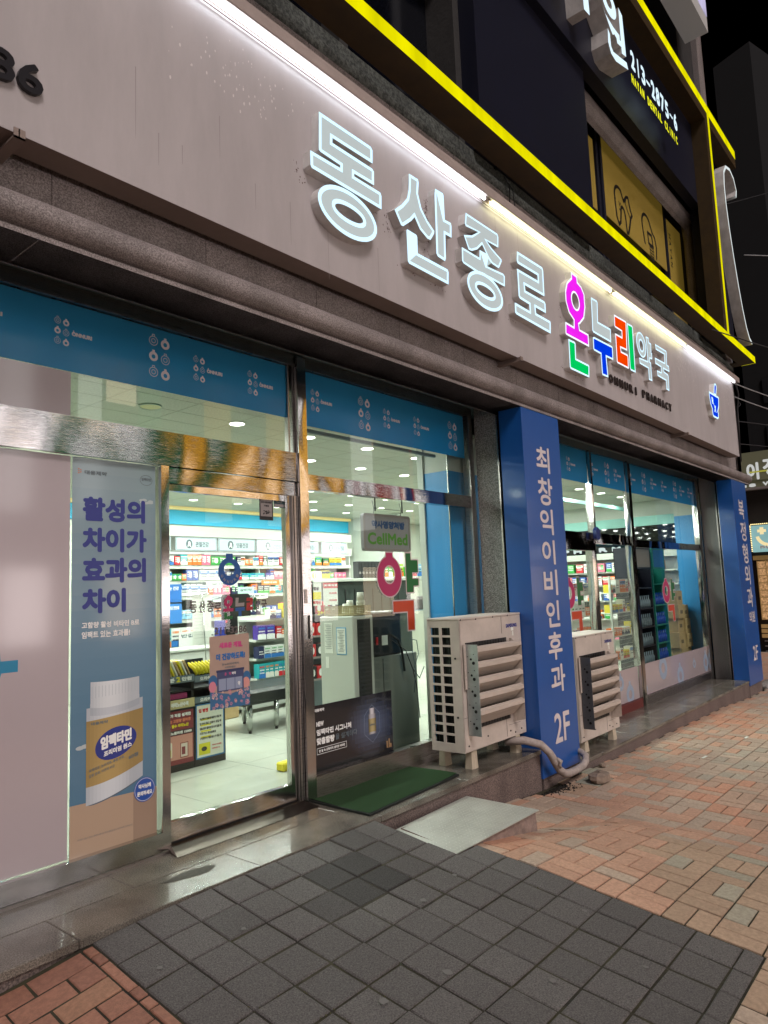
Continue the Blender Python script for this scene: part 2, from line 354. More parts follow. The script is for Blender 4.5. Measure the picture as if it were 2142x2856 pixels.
def glyphs(s):
    if s in _tc: return _tc[s]
    cu = bpy.data.curves.new('t', 'FONT'); cu.body = s; cu.size = 1; cu.resolution_u = 3; cu.space_line = .95
    o = bpy.data.objects.new('t', cu); TSC.collection.objects.link(o)
    TSC.view_layers[0].update(); dg = TSC.view_layers[0].depsgraph; me = bpy.data.meshes.new_from_object(o.evaluated_get(dg))
    v = [(p.co.x, p.co.y) for p in me.vertices]; f = [tuple(p.vertices) for p in me.polygons]
    f = [q if (lambda a, b, c: (b[0]-a[0])*(c[1]-a[1])-(b[1]-a[1])*(c[0]-a[0]))(v[q[0]], v[q[1]], v[q[2]]) > 0 else tuple(reversed(q)) for q in f]
    bpy.data.objects.remove(o); bpy.data.meshes.remove(me); bpy.data.curves.remove(cu)
    x0 = min(p[0] for p in v); x1 = max(p[0] for p in v); y0 = min(p[1] for p in v); y1 = max(p[1] for p in v)
    _tc[s] = (v, f, x0, y0, x1, y1); return _tc[s]
def text(mb, s, plane, box, off=0.0, bold=0.0, c=None, ext=0.0, keep=False):
    """fit text s into box (x0,z0,x1,z1) on plane"""
    v, f, x0, y0, x1, y1 = glyphs(s); bx0, bz0, bx1, bz1 = box
    bx0 += bold; bz0 += bold; bx1 -= bold; bz1 -= bold
    sx = (bx1-bx0)/max(x1-x0, 1e-6); sz = (bz1-bz0)/max(y1-y0, 1e-6)
    if keep: sx = sz = min(sx, sz)
    sh = [(0, 0)]
    if bold: sh = [(bold*math.cos(PI/4*k), bold*math.sin(PI/4*k)) for k in range(8)]
    for k, (dx, dz) in enumerate(sh):
        q = [(bx0+(p[0]-x0)*sx+dx, bz0+(p[1]-y0)*sz+dz) for p in v]
        mb.add([plane(a, b, off+k*.00012) for a, b in q], f, c)
        if ext:
            # side walls from boundary edges
            cnt = {}
            for t in f:
                for i in range(len(t)):
                    e = (t[i], t[(i+1) % len(t)]); cnt[e] = 1
            vs = [plane(a, b, off+k*.00012) for a, b in q]+[plane(a, b, off-ext) for a, b in q]; n = len(q)
            mb.add(vs, [(e[1], e[0], n+e[0], n+e[1]) for e in cnt if (e[1], e[0]) not in cnt], c)
    return mb
def spaced(mb, s, plane, box, bold=0.0, ext=0.0, off=0.0, fillw=.66):
    n = len(s); x0, z0, x1, z1 = box; p = (x1-x0)/(n-1+fillw)
    for i, ch in enumerate(s):
        if ch == ' ': continue
        w_ = p*fillw*(.28 if ch in 'I1' else 1); cx = x0+p*i+p*fillw/2; zz = (z0, z1)
        if ch in '-~': h = (z1-z0); zz = (z0+h*.40, z0+h*.56)
        text(mb, ch, plane, (cx-w_/2, zz[0], cx+w_/2, zz[1]), off, min(bold, w_*.3, (zz[1]-zz[0])*.3), ext=ext)
def plate(name, y0, loop, m, parent, off=.0, ext=.0, **k): return MB().poly([loop], PY(y0), off, None, ext).build(name, m, parent, **k)

# ================================================================== GROUND
def itp(x, P):
    if x <= P[0][0]: return P[0][1]
    for (a, b), (c, d) in zip(P, P[1:]):
        if x <= c: return b+(d-b)*(x-a)/(c-a)
    return P[-1][1]
BASE = [(-6, -.30), (0, -.13), (1.31, -.08), (1.476, -.054), (1.65, -.034), (1.87, -.016), (2.3, -.008), (3.8, -.008)]
RR = [(3.8, -.24), (5.04, -.29), (5.97, -.35), (6.9, -.365), (8.1, -.41), (11.5, -.46), (13, -.53), (22, -.62), (80, -.8)]
def H(x, y):
    d = max(0.0, -.65-y)
    A = itp(x, BASE)-.133*min(d, 2.6)-.02*max(0, d-2.6)
    if x <= 3.58 or (x <= 3.812 and y < -1.284): return A
    q = min(1, max(0, (-1.25-y)/.4)); q = q*q*(3-2*q)
    t = min(1, max(0, (x-(3.58+.22*q))/(1.3+.5*q)))
    B = itp(x, RR)-.025*min(d, 6)
    wv = .0025*math.sin(x*2.3+y*1.1)+.002*math.sin(y*3.7-x*.9)
    return A*(1-t)+(B+wv)*t
def HG(x, y): return H(x, y)-(.16 if (x > 3.572 and x < 4.58 and y > -1.27) else 0)-(.004 if x > 3.8 else 0)
mb = MB()
xs = [-12, -6, -3]+[-2+.25*i for i in range(73)]+[3.4+.0613*i for i in range(1, 60)]+[18, 20, 22, 26, 34, 50, 80]; ys = [-30, -20, -12, -8]+[-6+.25*i for i in range(22)]+[-3.2+.0713*i for i in range(35)]+[-.64]
xs.sort(); ys.sort()
n = len(ys)
vs = [(x, y, HG(x, y)-.0065) for x in xs for y in ys]
mb.add(vs, [(i*n+j, (i+1)*n+j, (i+1)*n+j+1, i*n+j+1) for i in range(len(xs)-1) for j in range(n-1)])
vs = [(x, y, H(x, -.64)-.012) for x in (14.2, 18, 22, 34, 80) for y in (-.64, 30)]
mb.add(vs, [(2*i, 2*i+2, 2*i+3, 2*i+1) for i in range(4)])
mb.build('ground', 'joint', kind='structure')

def slab(mb, x0, y0, x1, y1, c, g=.004, th=.012, bv=.004, jit=.0015):
    x0 += g; y0 += g; x1 -= g; y1 -= g; dz = random.uniform(-jit, jit); tx = random.uniform(-jit, jit)*1.2; ty = random.uniform(-jit, jit)*1.2
    def z(x, y, e=0): return H(x, y)+dz+e+(tx if x > (x0+x1)/2 else -tx)*.5+(ty if y > (y0+y1)/2 else -ty)*.5
    o = [(x0, y0), (x1, y0), (x1, y1), (x0, y1)]; i_ = [(x0+bv, y0+bv), (x1-bv, y0+bv), (x1-bv, y1-bv), (x0+bv, y1-bv)]
    vs = [(x, y, z(x, y)-th) for x, y in o]+[(x, y, z(x, y)-bv*.8) for x, y in o]+[(x, y, z(x, y)) for x, y in i_]
    fs = [(8, 9, 10, 11)]+[(4+k, 4+(k+1) % 4, 8+(k+1) % 4, 8+k) for k in range(4)]+[(k, (k+1) % 4, 4+(k+1) % 4, 4+k) for k in range(4)]
    mb.add(vs, fs, c)
# dark square pavers of the entrance slope
mb = MB(); T = .2132
for i in range(10):
    for j in range(11):
        x0 = 1.676+T*i; y1 = -.648-T*j; y0 = max(y1-T, -2.87); x1 = x0+T
        if i == 9 and j < 3: continue
        k = random.uniform(.90, 1.10); bc = .128 if random.random() < .86 else .115
        if (i, j) in ((5, 1), (6, 1), (5, 2), (6, 2)): k *= .42
        if (i, j) in ((7, 1), (7, 2), (7, 0), (4, 2)): k *= .72        # damp, blackened pavers in front of the mat
        c = (bc*k*1.05, bc*k*.97, bc*k*.93)
        slab(mb, x0, y0, x1, y1, c, .0045, .02, .006, .0035)
mb.build('entrance_pavement', 'paver', kind='structure')
# brick pavement in basket weave
def bc(zone, x=0, y=0):
    r = random.random()*.55+.45*(.5+.5*math.sin(x*.75-y*1.15-1.2)*math.cos(x*.31+y*.8))+.10*(x > 5.5)-.05
    if zone == 'L': b = random.choice([(.255, .118, .078), (.225, .105, .072), (.28, .135, .09), (.30, .16, .10)])
    else:
        if r < .42: b = (.36, .215, .148)
        elif r < .72: b = (.315, .242, .185)
        elif r < .88: b = (.275, .235, .185)
        elif r < .93: b = (.38, .22, .16)
        else: b = (.19, .185, .165)
    k = random.uniform(.92, 1.08)*(1.2 if zone == 'L' else 1.42); return (b[0]*k, b[1]*k, b[2]*k)
def inpav(x, y): return (1.652 < x < 3.58 and y > -2.87) or (x < 3.80 and x > 1.652 and -2.81 < y < -1.37)
mb = MB(); S = .2345
def patch_tone(x, y, c):
    # weathered pinker and greyer areas of the brick field
    v = math.sin(x*.9+1.3)*math.cos(y*1.3+.4)+.5*math.sin(x*2.1-y*1.7)
    if v > .75: return (c[0]*.84, c[1]*.98, c[2]*.98)
    if v < -.6: return (c[0]*1.06, c[1]*.93, c[2]*.88)
    return c
def brick(x0, y0, x1, y1, zone):
    cx = (x0+x1)/2; cy = (y0+y1)/2
    if zone == 'R':
        lim = 3.812 if cy < -1.29 else 3.60
        if y0 < -2.88: lim = -99
        if x1 <= lim+.02: return
        x0 = max(x0, lim+.002)
    slab(mb, x0, y0, x1, y1, patch_tone(cx, cy, bc(zone, cx, cy)) if zone == 'R' else bc(zone), .0052, .026, .004, .0022)
for i in range(-12, 62):
    for j in range(0, 26):
        x0 = 3.815+S*i; y1 = -.512-S*j; y0 = y1-S; x1 = x0+S; y1 = min(y1, -.662)
        if x0 < 3.75:
            if y0 > -1.30 and x0 > 3.5: pass
            elif y0 > -2.88: 
                if x1 < 3.83: continue
            else: y1 = min(y1, -2.872)
        if x0 > 9 and j > 18: continue
        h = S/2
        if 3.5 < x0 and x1 < 4.66 and y0 > -1.38: continue       # under the ramp plate
        if 5.78 < x1 < 6.35 and j == 0: continue                                # broken paving by the pillar
        if (i+j) % 2: brick(x0, y0, x0+h, y1, 'R'); brick(x0+h, y0, x1, y1, 'R')
        else: brick(x0, y0, x1, y0+h, 'R'); brick(x0, y0+h, x1, y1, 'R')
# left field: soldier course against the pavers, then long bricks
y = -.66
seq = [.075, .075, .23, .075, .075, .23]*4; k = 0
while y > -3.2:
    d = seq[k % len(seq)]; brick(1.622, y-d, 1.674, y, 'L'); y -= d; k += 1
for j in range(0, 22):
    y1 = -.66-.117*j; x = 1.620-(.12 if j % 2 else 0)
    if j % 2: brick(x, y1-.117, 1.620, y1, 'L')
    while x > -1.5: brick(x-.238, y1-.117, x, y1, 'L'); x -= .238
mb.build('brick_pavement', 'brick', kind='structure')
# far paving beyond the building corner, towards the side street
mb = MB()
for i in range(0, 30):
    for j in range(0, 20):
        x0 = 14.45+.26*i; y0 = -.655+.26*j
        if x0 < 21.7: slab(mb, x0, y0, x0+.26, y0+.26, bc('R'), .004, .014, .004, .002)
mb.build('side_street_pavement', 'brick', kind='structure')
mb = MB()
for (px, py, r) in [(2.62, -1.9, .022), (3.02, -1.47, .018), (2.2, -1.05, .012), (3.36, -1.43, .013), (2.28, -1.83, .02), (2.9, -2.25, .016), (3.55, -2.1, .014), (1.78, -1.02, .013), (3.3, -2.5, .012)]:
    q = [(px+r*random.uniform(.7, 1.2)*math.cos(a*PI/5), py+r*random.uniform(.7, 1.2)*math.sin(a*PI/5)) for a in range(10)]
    mb.add([(a, b, H(a, b)+.0045) for a, b in q], [tuple(range(10))])
mb_gum = mb; ms = MB()
for k in range(900):
    if random.random() < .5: x = 1.676+T*random.randrange(1, 10)+random.gauss(0, .003); y = -random.uniform(.9, 2.8)
    else: x = random.uniform(1.8, 3.78); y = -.648-T*random.randrange(1, 10)+random.gauss(0, .003)
    if math.sin(x*3.1+y*2.3) < .1 or (x > 3.56 and y > -1.36): continue
    r = random.uniform(.002, .006); z = H(x, y)-.005; ms.add([(x-r, y-r, z), (x+r, y-r*.6, z), (x+r*.4, y+r, z), (x, y, z+r*.9)], [(0, 1, 3), (1, 2, 3), (2, 0, 3)])
ms.build('moss', mat('moss', '#4b4a2c', .95, noise=.4, nscale=60), None, kind='stuff', label='thin olive moss growing in the joints between the dark pavers', cat='moss')
mb_gum.build('gum_stains', mat('gum', '#6b6866', .8), None, kind='stuff', label='pale chewing gum spots trodden flat on the dark pavers', cat='gum spots')

# ================================================================== PHARMACY BUILDING
B = thing('pharmacy_building', (7.5, .2, -.3), 'granite fronted corner building holding the lit pharmacy on its ground floor', 'building')
def part(mb, name, m, parent=B, **k): return mb.build(name, m, parent, **k)
XL = -1.2; XR = 14.38
# granite steps (left higher, right lower)
st = MB()
def slabrow(mb, x0, x1, yA, yB, z, L, off, bev=.004, th=.04):
    x = x0+off-L
    while x < x1:
        a = max(x, x0)+.0015; b = min(x+L, x1)-.0015
        if b-a > .05: mb.bbox((a, yA+.0015, z-th), (b, yB-.0015, z), bev)
        x += L
slabrow(st, XL, 5.87, -.65, -.33, 0, 1.02, .78); slabrow(st, XL, 5.87, -.33, -.02, 0, .74, .31)
st.build('granite_step', 'granite_step', None, kind='structure')
st = MB().box((XL, -.632, -.75), (5.868, .0, -.041)); st.build('step_riser', 'granite_riser', None, kind='structure')
st = MB(); slabrow(st, 6.66, 13.14, -.65, -.32, -.27, 1.02, .5, .008); slabrow(st, 6.66, 13.14, -.32, -.02, -.27, .9, .2)
st.build('granite_step', 'granite_step', None, kind='structure')
MB().box((6.66, -.638, -.9), (13.138, .0, -.311)).build('step_riser', 'granite_riser', None, kind='structure')
# broken corner patch of the step and cement repair
q = [(2.18, -.40), (2.34, -.375), (2.47, -.40), (2.50, -.44), (2.42, -.475), (2.36, -.47), (2.30, -.455), (2.22, -.43)]
MB().add([(a, b, .0025) for a, b in q], [tuple(range(len(q)))]).build('cement_patch', 'patch', None, kind='structure')
# granite band wall above the lintel and its half round moulding
wl_ = MB(); x = XL
while x < XR:
    x1 = min(x+.9, XR); wl_.bbox((x+.002, -.55, 3.34), (x1-.002, -.2, 5.36), .003); x = x1
wl_.box((XL, -.545, 3.32), (XR-.01, -.1, 5.34))
part(wl_, 'wall', 'granite')
mo = MB(); prof = [(-.32, 3.145), (-.655, 3.145), (-.655, 3.168), (-.632, 3.174), (-.632, 3.184), (-.64, 3.187)]
arcp = [(-.628-.076*math.cos(-PI/2+PI*k/20), 3.262+.075*math.sin(-PI/2+PI*k/20)) for k in range(21)]
prof_low = list(prof); prof += arcp
prof += [(-.58, 3.342), (-.55, 3.35)]
x = XL; cuts = [XL, -.4, .5, 1.4, 2.83, 3.8, 4.75, 5.72, 6.78, 7.7, 8.75, 9.7, 10.75, 11.6, 12.5, 13.2, 13.8, 14.36]
for a, b in zip(cuts, cuts[1:]): mo.prof(prof_low, a+.002, b-.002); mo.prof(arcp, a+.002, b-.002, smooth=True); mo.prof([arcp[-1], (-.58, 3.342), (-.55, 3.35)], a+.002, b-.002)
mo.prof([(p[0]+.003, p[1]) for p in prof], XL, 14.36, smooth=True)
# moulding return end at the corner
prr = [(p[0], p[1]) for p in prof]
mo.add([(14.36, y, z) for y, z in prof], [tuple(range(len(prof)))])
mo.tube([(14.30, -.628, 3.262), (14.42, -.628, 3.262), (14.47, -.58, 3.262), (14.47, -.2, 3.262)], .076, 16)
part(mo, 'moulding', 'granite')
part(MB().box((XL, -.32, 3.145), (14.35, -.305, 3.26)), 'lintel_inner', 'granite')
part(MB().box((XL, -.305, 3.262), (14.35, .2, 3.30)), 'soffit', 'soffit_dark')
# columns
c = MB()
for x0, x1 in ((5.98, 6.70), (13.35, 14.36)):
    c.box((x0, -.31, -.6), (x1, -.06, 3.26)); c.box((x0+.02, -.405, -.6), (x1, -.35, 3.15))
part(c, 'column', 'granite_fine')
c = MB()
for x0 in (5.98, 13.35):
    c.box((x0+.012, -.345, -.6), (x0+.3, -.312, 3.14))
part(c, 'column_gap', 'black_gap')
c = MB()
for x0 in (5.98, 13.35):
    c.box((x0-.004, -.322, -.3), (x0+.02, -.306, 3.14)); c.box((x0+.006, -.362, -.3), (x0+.024, -.346, 3.14))
part(c, 'steel_strip', 'steel_side')
part(MB().box((14.0, -.55, -.7), (14.38, 7, 14)).box((14.0, -.5, -.7), (14.36, -.3, 3.4)), 'corner_wall', 'granite')
# --------- window frames, glass, films: left bay (x<=3.66), middle bay, right bay
fr = MB()
fr.box((XL, -.04, 2.29), (3.57, .05, 2.505))                   # wide steel beam over the doors
part(fr, 'steel_beam', 'steel_beam')
fr = MB().box((2.48, -.03, 2.185), (3.56, .045, 2.283)); part(fr, 'door_header', 'steel_beam')
fr = MB().box((3.565, -.06, 0), (3.607, .06, 3.24)).box((3.610, -.055, 0), (3.655, .055, 3.24)); part(fr, 'steel_post', 'steel')
fr = MB().box((2.42, -.045, 0), (2.475, .05, 2.288)); part(fr, 'steel_post', 'steel')
fr = MB().box((XL, -.05, .02), (2.418, .03, .125)); part(fr, 'kick_plate', 'steel')
part(MB().box((XL, -.056, .0), (2.47, -.01, .018)), 'floor_rail', 'steel_side')
fr = MB().box((XL, -.03, 3.17), (3.56, .04, 3.26)).box((XL, -.045, 3.165), (3.56, -.03, 3.185)); part(fr, 'head_frame', 'steel_side')
fr = MB().box((3.66, -.03, 2.245), (5.90, .045, 2.36)); part(fr, 'steel_beam', 'steel_beam')
fr = MB().box((3.66, -.03, 3.17), (5.97, .04, 3.26)).box((5.90, -.035, 0), (5.975, .05, 3.17)); part(fr, 'head_frame', 'steel_side')
fr = MB().box((3.66, -.05, 0), (5.90, .03, .165)); part(fr, 'kick_plate', 'steel_side')
# sliding door
door = MB().box((2.485, -.015, .045), (3.50, .03, .155)).box((3.455, -.015, .155), (3.505, .03, 2.182)).box((2.485, -.012, 2.14), (3.455, .028, 2.182)).box((2.476, -.012, .155), (2.49, .028, 2.14))
door = part(door, 'sliding_door', 'steel')
MB().box((2.492, .0, .157), (3.453, .008, 2.138)).build('door_glass', 'glass', door)
fr = MB().box((3.508, -.035, .03), (3.56, .035, 2.183)); part(fr, 'door_jamb', 'steel_side')
fr = MB().box((3.515, -.037, .03), (3.522, -.035, 2.18)).box((3.545, -.037, .03), (3.549, -.035, 2.18)).box((2.49, -.012, .018), (3.5, .03, .0452)); part(fr, 'door_gap', 'black_gap')  # black fillers in the door gaps; the bottom one blocks light under the door
th = MB().add([(2.44, -.16, .003), (3.58, -.16, .003), (3.53, -.055, .035), (2.47, -.055, .035), (3.53, .03, .035), (2.47, .03, .035), (2.47, .03, .0), (2.44, -.16, 0)], [(0, 1, 2, 3), (3, 2, 4, 5), (0, 3, 5, 6)])
part(th, 'threshold', steel('steel_dark', '#5d544e', .34, .1))
# reader and handle on the post
h = MB().bbox((3.585, -.075, 1.145), (3.612, -.06, 1.31), .004); h = part(h, 'door_handle', 'black_plastic')
MB().box((3.582, -.078, 1.14), (3.586, -.06, 1.315)).box((3.611, -.078, 1.14), (3.615, -.06, 1.315)).build('handle_trim', 'chrome', h)
h = MB().bbox((3.578, -.066, 1.40), (3.606, -.0605, 1.50), .002); h.cyl((3.592, -.068, 1.45), (3.592, -.061, 1.45), .008, 14); part(h, 'lock_plate', 'steel_side')
# left window glass and films
gl = MB().box((XL, .0, .127), (2.418, .008, 2.288)).box((XL, .0, 2.507), (3.562, .008, 3.168)); part(gl, 'window_pane', 'glass')
part(MB().box((XL, -.003, .13), (1.875, -.0005, 2.285)).box((XL, -.003, 2.51), (1.872, -.0005, 2.765)), 'white_film', 'film_white')
part(MB().box((XL, -.0035, 2.77), (3.50, -.0005, 3.165)), 'blue_film', 'film_blue')
part(MB().box((3.50, -.02, 2.507), (3.515, .02, 3.168)).box((3.545, -.02, 2.507), (3.562, .02, 3.168)), 'inner_frame', 'steel_side')
part(MB().poly([[(1.30, 1.19), (1.50, 1.19), (1.505, 1.24), (1.52, 1.24), (1.525, 1.19), (1.61, 1.19), (1.61, 1.13), (1.53, 1.13), (1.51, 1.06), (1.45, 1.06), (1.3, 1.0)]], PY(-.0035), 0), 'film_motif', mat('motif', '#1b7fa4', .4))
# middle bay glass
gl = MB().box((3.66, .0, .167), (5.90, .008, 2.243)).box((3.66, .0, 2.362), (5.90, .008, 3.168)); part(gl, 'window_pane', 'glass')
part(MB().box((3.665, -.0035, 2.74), (5.86, -.0005, 3.165)), 'blue_film', 'film_blue')
part(MB().box((3.665, .02, 2.70), (5.4, .05, 2.725)), 'blind_rail', 'ink_grey')
# right bay
fr = MB(); Z0 = -.30
for x0, x1, a, b in ((8.62, 8.68, -.28, 1.88), (8.74, 8.79, 2.1, 3.19), (9.96, 10.00, Z0, 1.96), (10.02, 10.12, Z0, 3.19), (13.18, 13.26, Z0, 3.2), (13.27, 13.34, Z0, 3.24), (6.72, 6.80, Z0, 3.2)):
    fr.box((x0, -.045, a), (x1, .045, b))
fr.box((8.68, -.04, Z0), (8.76, .04, 1.9)); fr.box((6.72, -.03, 3.17), (13.3, .04, 3.26))
part(fr, 'window_frame', 'steel')
part(MB().box((6.8, -.045, 1.87), (8.74, .04, 2.0)).box((6.8, -.03, 2.0), (9.96, .03, 2.1)).box((8.7, -.05, 1.965), (9.96, .03, 2.0)), 'steel_beam', 'steel_beam')
part(MB().box((10.13, -.035, 1.945), (13.2, .04, 2.05)), 'steel_beam', 'steel_beam')
part(MB().box((6.8, -.04, -.28), (9.96, .03, -.155)), 'kick_plate', mat('red_steel', '#7a3b38', .4, .6)); part(MB().box((10.13, -.04, -.30), (13.2, .03, -.155)), 'kick_plate', 'steel_side')
gl = MB().box((6.8, 0, -.15), (9.95, .008, 3.168)).box((10.13, 0, -.15), (13.18, .008, 3.168)); part(gl, 'window_pane', 'glass')
part(MB().box((6.8, -.0035, 2.745), (8.73, -.0005, 3.168)).box((8.80, -.0035, 2.745), (10.0, -.0005, 3.168)).box((10.13, -.0035, 2.745), (13.17, -.0005, 3.168)), 'blue_film', 'film_blue')
part(MB().box((8.80, -.0035, -.15), (9.95, -.0005, .285)).box((10.14, -.0035, -.15), (13.17, -.0005, .285)), 'white_film', 'film_white')
# mark: ring bottle motif and the word, printed on the blue films
def ring_mark(mb, cx, cz, s, solid, c=None):
    a = s*.5; pl = PY(-.0045)
    if solid: mb.poly([ellipse(cx, cz, a, a, 20), ellipse(cx, cz-.02*s, a*.45, a*.45, 14)], pl); mb.poly([rect(cx-a*.28, cz+a*.93, cx+a*.28, cz+a*1.35)], pl, .0001)
    else:
        mb.poly([ellipse(cx, cz, a, a, 20), ellipse(cx, cz, a*.88, a*.88, 20)], pl); mb.poly([ellipse(cx, cz, a*.5, a*.5, 14), ellipse(cx, cz, a*.38, a*.38, 14)], pl)
        mb.poly([rect(cx-a*.3, cz+a*.95, cx-a*.2, cz+a*1.3)], pl); mb.poly([rect(cx+a*.2, cz+a*.95, cx+a*.3, cz+a*1.3)], pl); mb.poly([rect(cx-a*.3, cz+a*1.25, cx+a*.3, cz+a*1.36)], pl, .0001)
def cluster(mb, x, z, s, word):
    for r in range(3):
        for k in range(2): ring_mark(mb, x+s*.5+k*s*1.35, z-s*.7-r*s*1.62-k*s*.12, s, (r+k) % 2 == 1)
    if word:
        zc = z-s*.7-1.7*s; text(mb, 'ONNURI', PY(-.0045), (x+s*2.75, zc-s*.25, x+s*6.1, zc+s*.45), 0, .0025)
        mb.poly([rect(x+s*2.98, zc+s*.45, x+s*3.14, zc+s*.68)], PY(-.0045))
mb = MB()
for x, z, s, wd in ((1.28, 3.085, .036, 1), (1.775, 3.075, .036, 1), (2.365, 3.125, .062, 0), (2.69, 3.06, .038, 1), (3.14, 3.055, .038, 1)): cluster(mb, x, z, s, wd)
part(mb, 'film_print', 'film_mark')
mb = MB()
for x, z, s, wd in ((3.755, 3.04, .038, 1), (4.30, 3.085, .062, 0), (4.62, 3.035, .037, 1), (5.045, 3.035, .038, 1), (5.59, 3.08, .062, 0)): cluster(mb, x, z, s, wd)
part(mb, 'film_print', 'film_mark')
mb = MB()
for x, z, s, wd in ((8.14, 3.04, .04, 1), (8.83, 3.05, .04, 1), (9.3, 3.10, .065, 0), (9.62, 3.04, .04, 1), (10.17, 3.04, .04, 1), (10.68, 3.10, .065, 0), (11.05, 3.05, .04, 1), (11.52, 3.05, .04, 1), (12.1, 3.1, .065, 0), (12.42, 3.05, .04, 1), (12.85, 3.05, .04, 1)): cluster(mb, x, z, s, wd)
part(mb, 'film_print', 'film_mark')
mb = MB()
for cx, cz, rx, rz in ((9.32, .12, .1, .1), (9.62, -.06, .13, .13), (10.95, .15, .17, .17), (11.7, -.05, .15, .15), (12.42, .06, .07, .07), (13.05, .02, .13, .15), (10.2, -.06, .06, .06)):
    lo = max(-.148, cz-rz)
    out = [(x, max(-.148, min(.283, z))) for x, z in ellipse(cx, cz, rx, rz, 28)]; inn = ellipse(cx, cz, rx*.45, rz*.45, 18)
    if cz-rz*.45 < -.145: inn = None
    mb.poly([out]+([inn] if inn else []), PY(-.0045))
    if cz+rz*1.3 < .28: mb.poly([rect(cx-rx*.22, cz+rz*.9, cx+rx*.22, cz+rz*1.35)], PY(-.0046))
part(mb, 'film_print', mat('print_blueish', '#8fa0b4', .4))
# upper storeys
W2 = MB()
W2.box((XL, -.50, 5.36), (14.38, -.2, 5.62))                                     # rough ledge
W2.bbox((XL, -.56, 5.34), (14.4, -.3, 5.46), .02)
part(W2, 'ledge', 'concrete_dark')
W2 = MB(); W2.box((XL, -.30, 7.45), (8.7, -.0, 9.6)); W2.box((3.9, -.30, 5.6), (4.0, .2, 7.45))
W2.box((5.42, -.42, 5.6), (5.8, .0, 9.6)); W2.box((13.05, -.45, 5.6), (14.38, .0, 14)); W2.box((XL, -.3, 9.6), (14.3, .0, 9.9)); W2.box((XL, .4, 5.3), (14.3, .5, 14))
W2.box((8.7, -.36, 8.02), (13.1, -.1, 9.6))
part(W2, 'upper_wall', mat('plaster_dimmed', '#2e2c2b', .85, noise=.25, nscale=5, bump=.3, bscale=30))  # plaster colour darkened to stand for light fading with height
W2 = MB(); W2.prof([(-.34, 7.66), (-.40, 7.70), (-.46, 7.78), (-.46, 7.9), (-.40, 7.99), (-.33, 8.03)], 8.2, 12.95); W2.tube([(12.9, -.36, 7.8), (13.0, -.36, 7.5), (13.0, -.36, 5.6)], .09, 10)
part(W2, 'window_moulding', 'granite')
W2 = MB().box((8.2, .0, 5.5), (13.05, .02, 8.0)).box((XL, -.1, 5.5), (5.42, -.08, 7.45)); part(W2, 'upper_window', mat('night_glass', '#0b0d14', .12, spec=.6))
W2 = MB()
for x in (-.5, 1.0, 2.4, 4.02): W2.box((x, -.12, 5.55), (x+.05, .0, 7.9))
for x in (9.3, 9.45, 12.16): W2.box((x, -.22, 5.55), (x+.07, -.15, 7.9))
W2.box((8.2, -.03, 7.6), (13.05, .0, 7.66)); part(W2, 'upper_frame', mat('frame_navy', '#15182a', .5))
yf = -.20
W2 = MB()
for a, b, z0, z1 in ((9.07, 9.26, 6.64, 7.70), (9.58, 12.14, 6.70, 7.90), (12.26, 13.04, 5.72, 7.72)): W2.box((a, yf, z0), (b, yf+.01, z1))
fy = part(W2, 'yellow_window_film', 'film_yellow')  # film given a faint glow of its own so it shows in the dark
mb = MB(); pl = PY(yf-.002)
def st_(pts, wd=.05):
    for q in stroke(pts, wd): mb.poly([q], pl, random.uniform(0, .0008))
def arc(cx, cz, a, b, d0, d1, n=12): return [(cx+a*math.cos(math.radians(d0+(d1-d0)*k/n)), cz+b*math.sin(math.radians(d0+(d1-d0)*k/n))) for k in range(n+1)]
# tooth drawing, tooth with sparkle; implant drawing
st_([(9.95, 7.10)]+arc(10.12, 7.18, .17, .17, 200, 60)+[(10.3, 7.2), (10.42, 7.32), (10.5, 7.34), (10.56, 7.16), (10.62, 7.10), (10.55, 7.02), (10.48, 6.86), (10.42, 6.74), (10.36, 6.72), (10.33, 6.98)]+arc(10.24, 6.98, .08, .1, 0, 180, 8)+[(10.12, 6.80), (10.05, 6.74), (9.98, 6.84), (9.95, 7.10)])
st_([(10.42, 7.32), (10.36, 7.2), (10.44, 7.1), (10.56, 7.0)], .03); st_([(10.1, 7.12), (10.13, 7.06), (10.16, 7.12)], .02); st_([(10.1, 7.0), (10.16, 7.0)], .02)
st_([(11.12, 6.84)]+[(11.06, 7.1)]+arc(11.25, 7.18, .19, .18, 180, 40)+[(11.5, 7.15), (11.6, 7.1), (11.66, 6.95), (11.62, 6.74)]); st_([(11.28, 7.08), (11.46, 7.08), (11.5, 6.9), (11.3, 6.9), (11.28, 7.08)]); 
for k in range(5): st_([(11.33, 6.86-k*.05), (11.5, 6.86-k*.05)], .022)
st_([(11.33, 6.9), (11.36, 6.66), (11.42, 6.64), (11.5, 6.66), (11.5, 6.9)], .02)
mb.build('drawing', 'film_ink', fy)
mb = MB()
for k, ch in enumerate('HAYAN'): text(mb, ch, lambda a, b, d: (12.37+b, yf-.002-d, 7.48-a), (.0+.13*k, .0, .09+.13*k, .11), 0, .004)
mb.build('lettering', 'film_ink', fy)

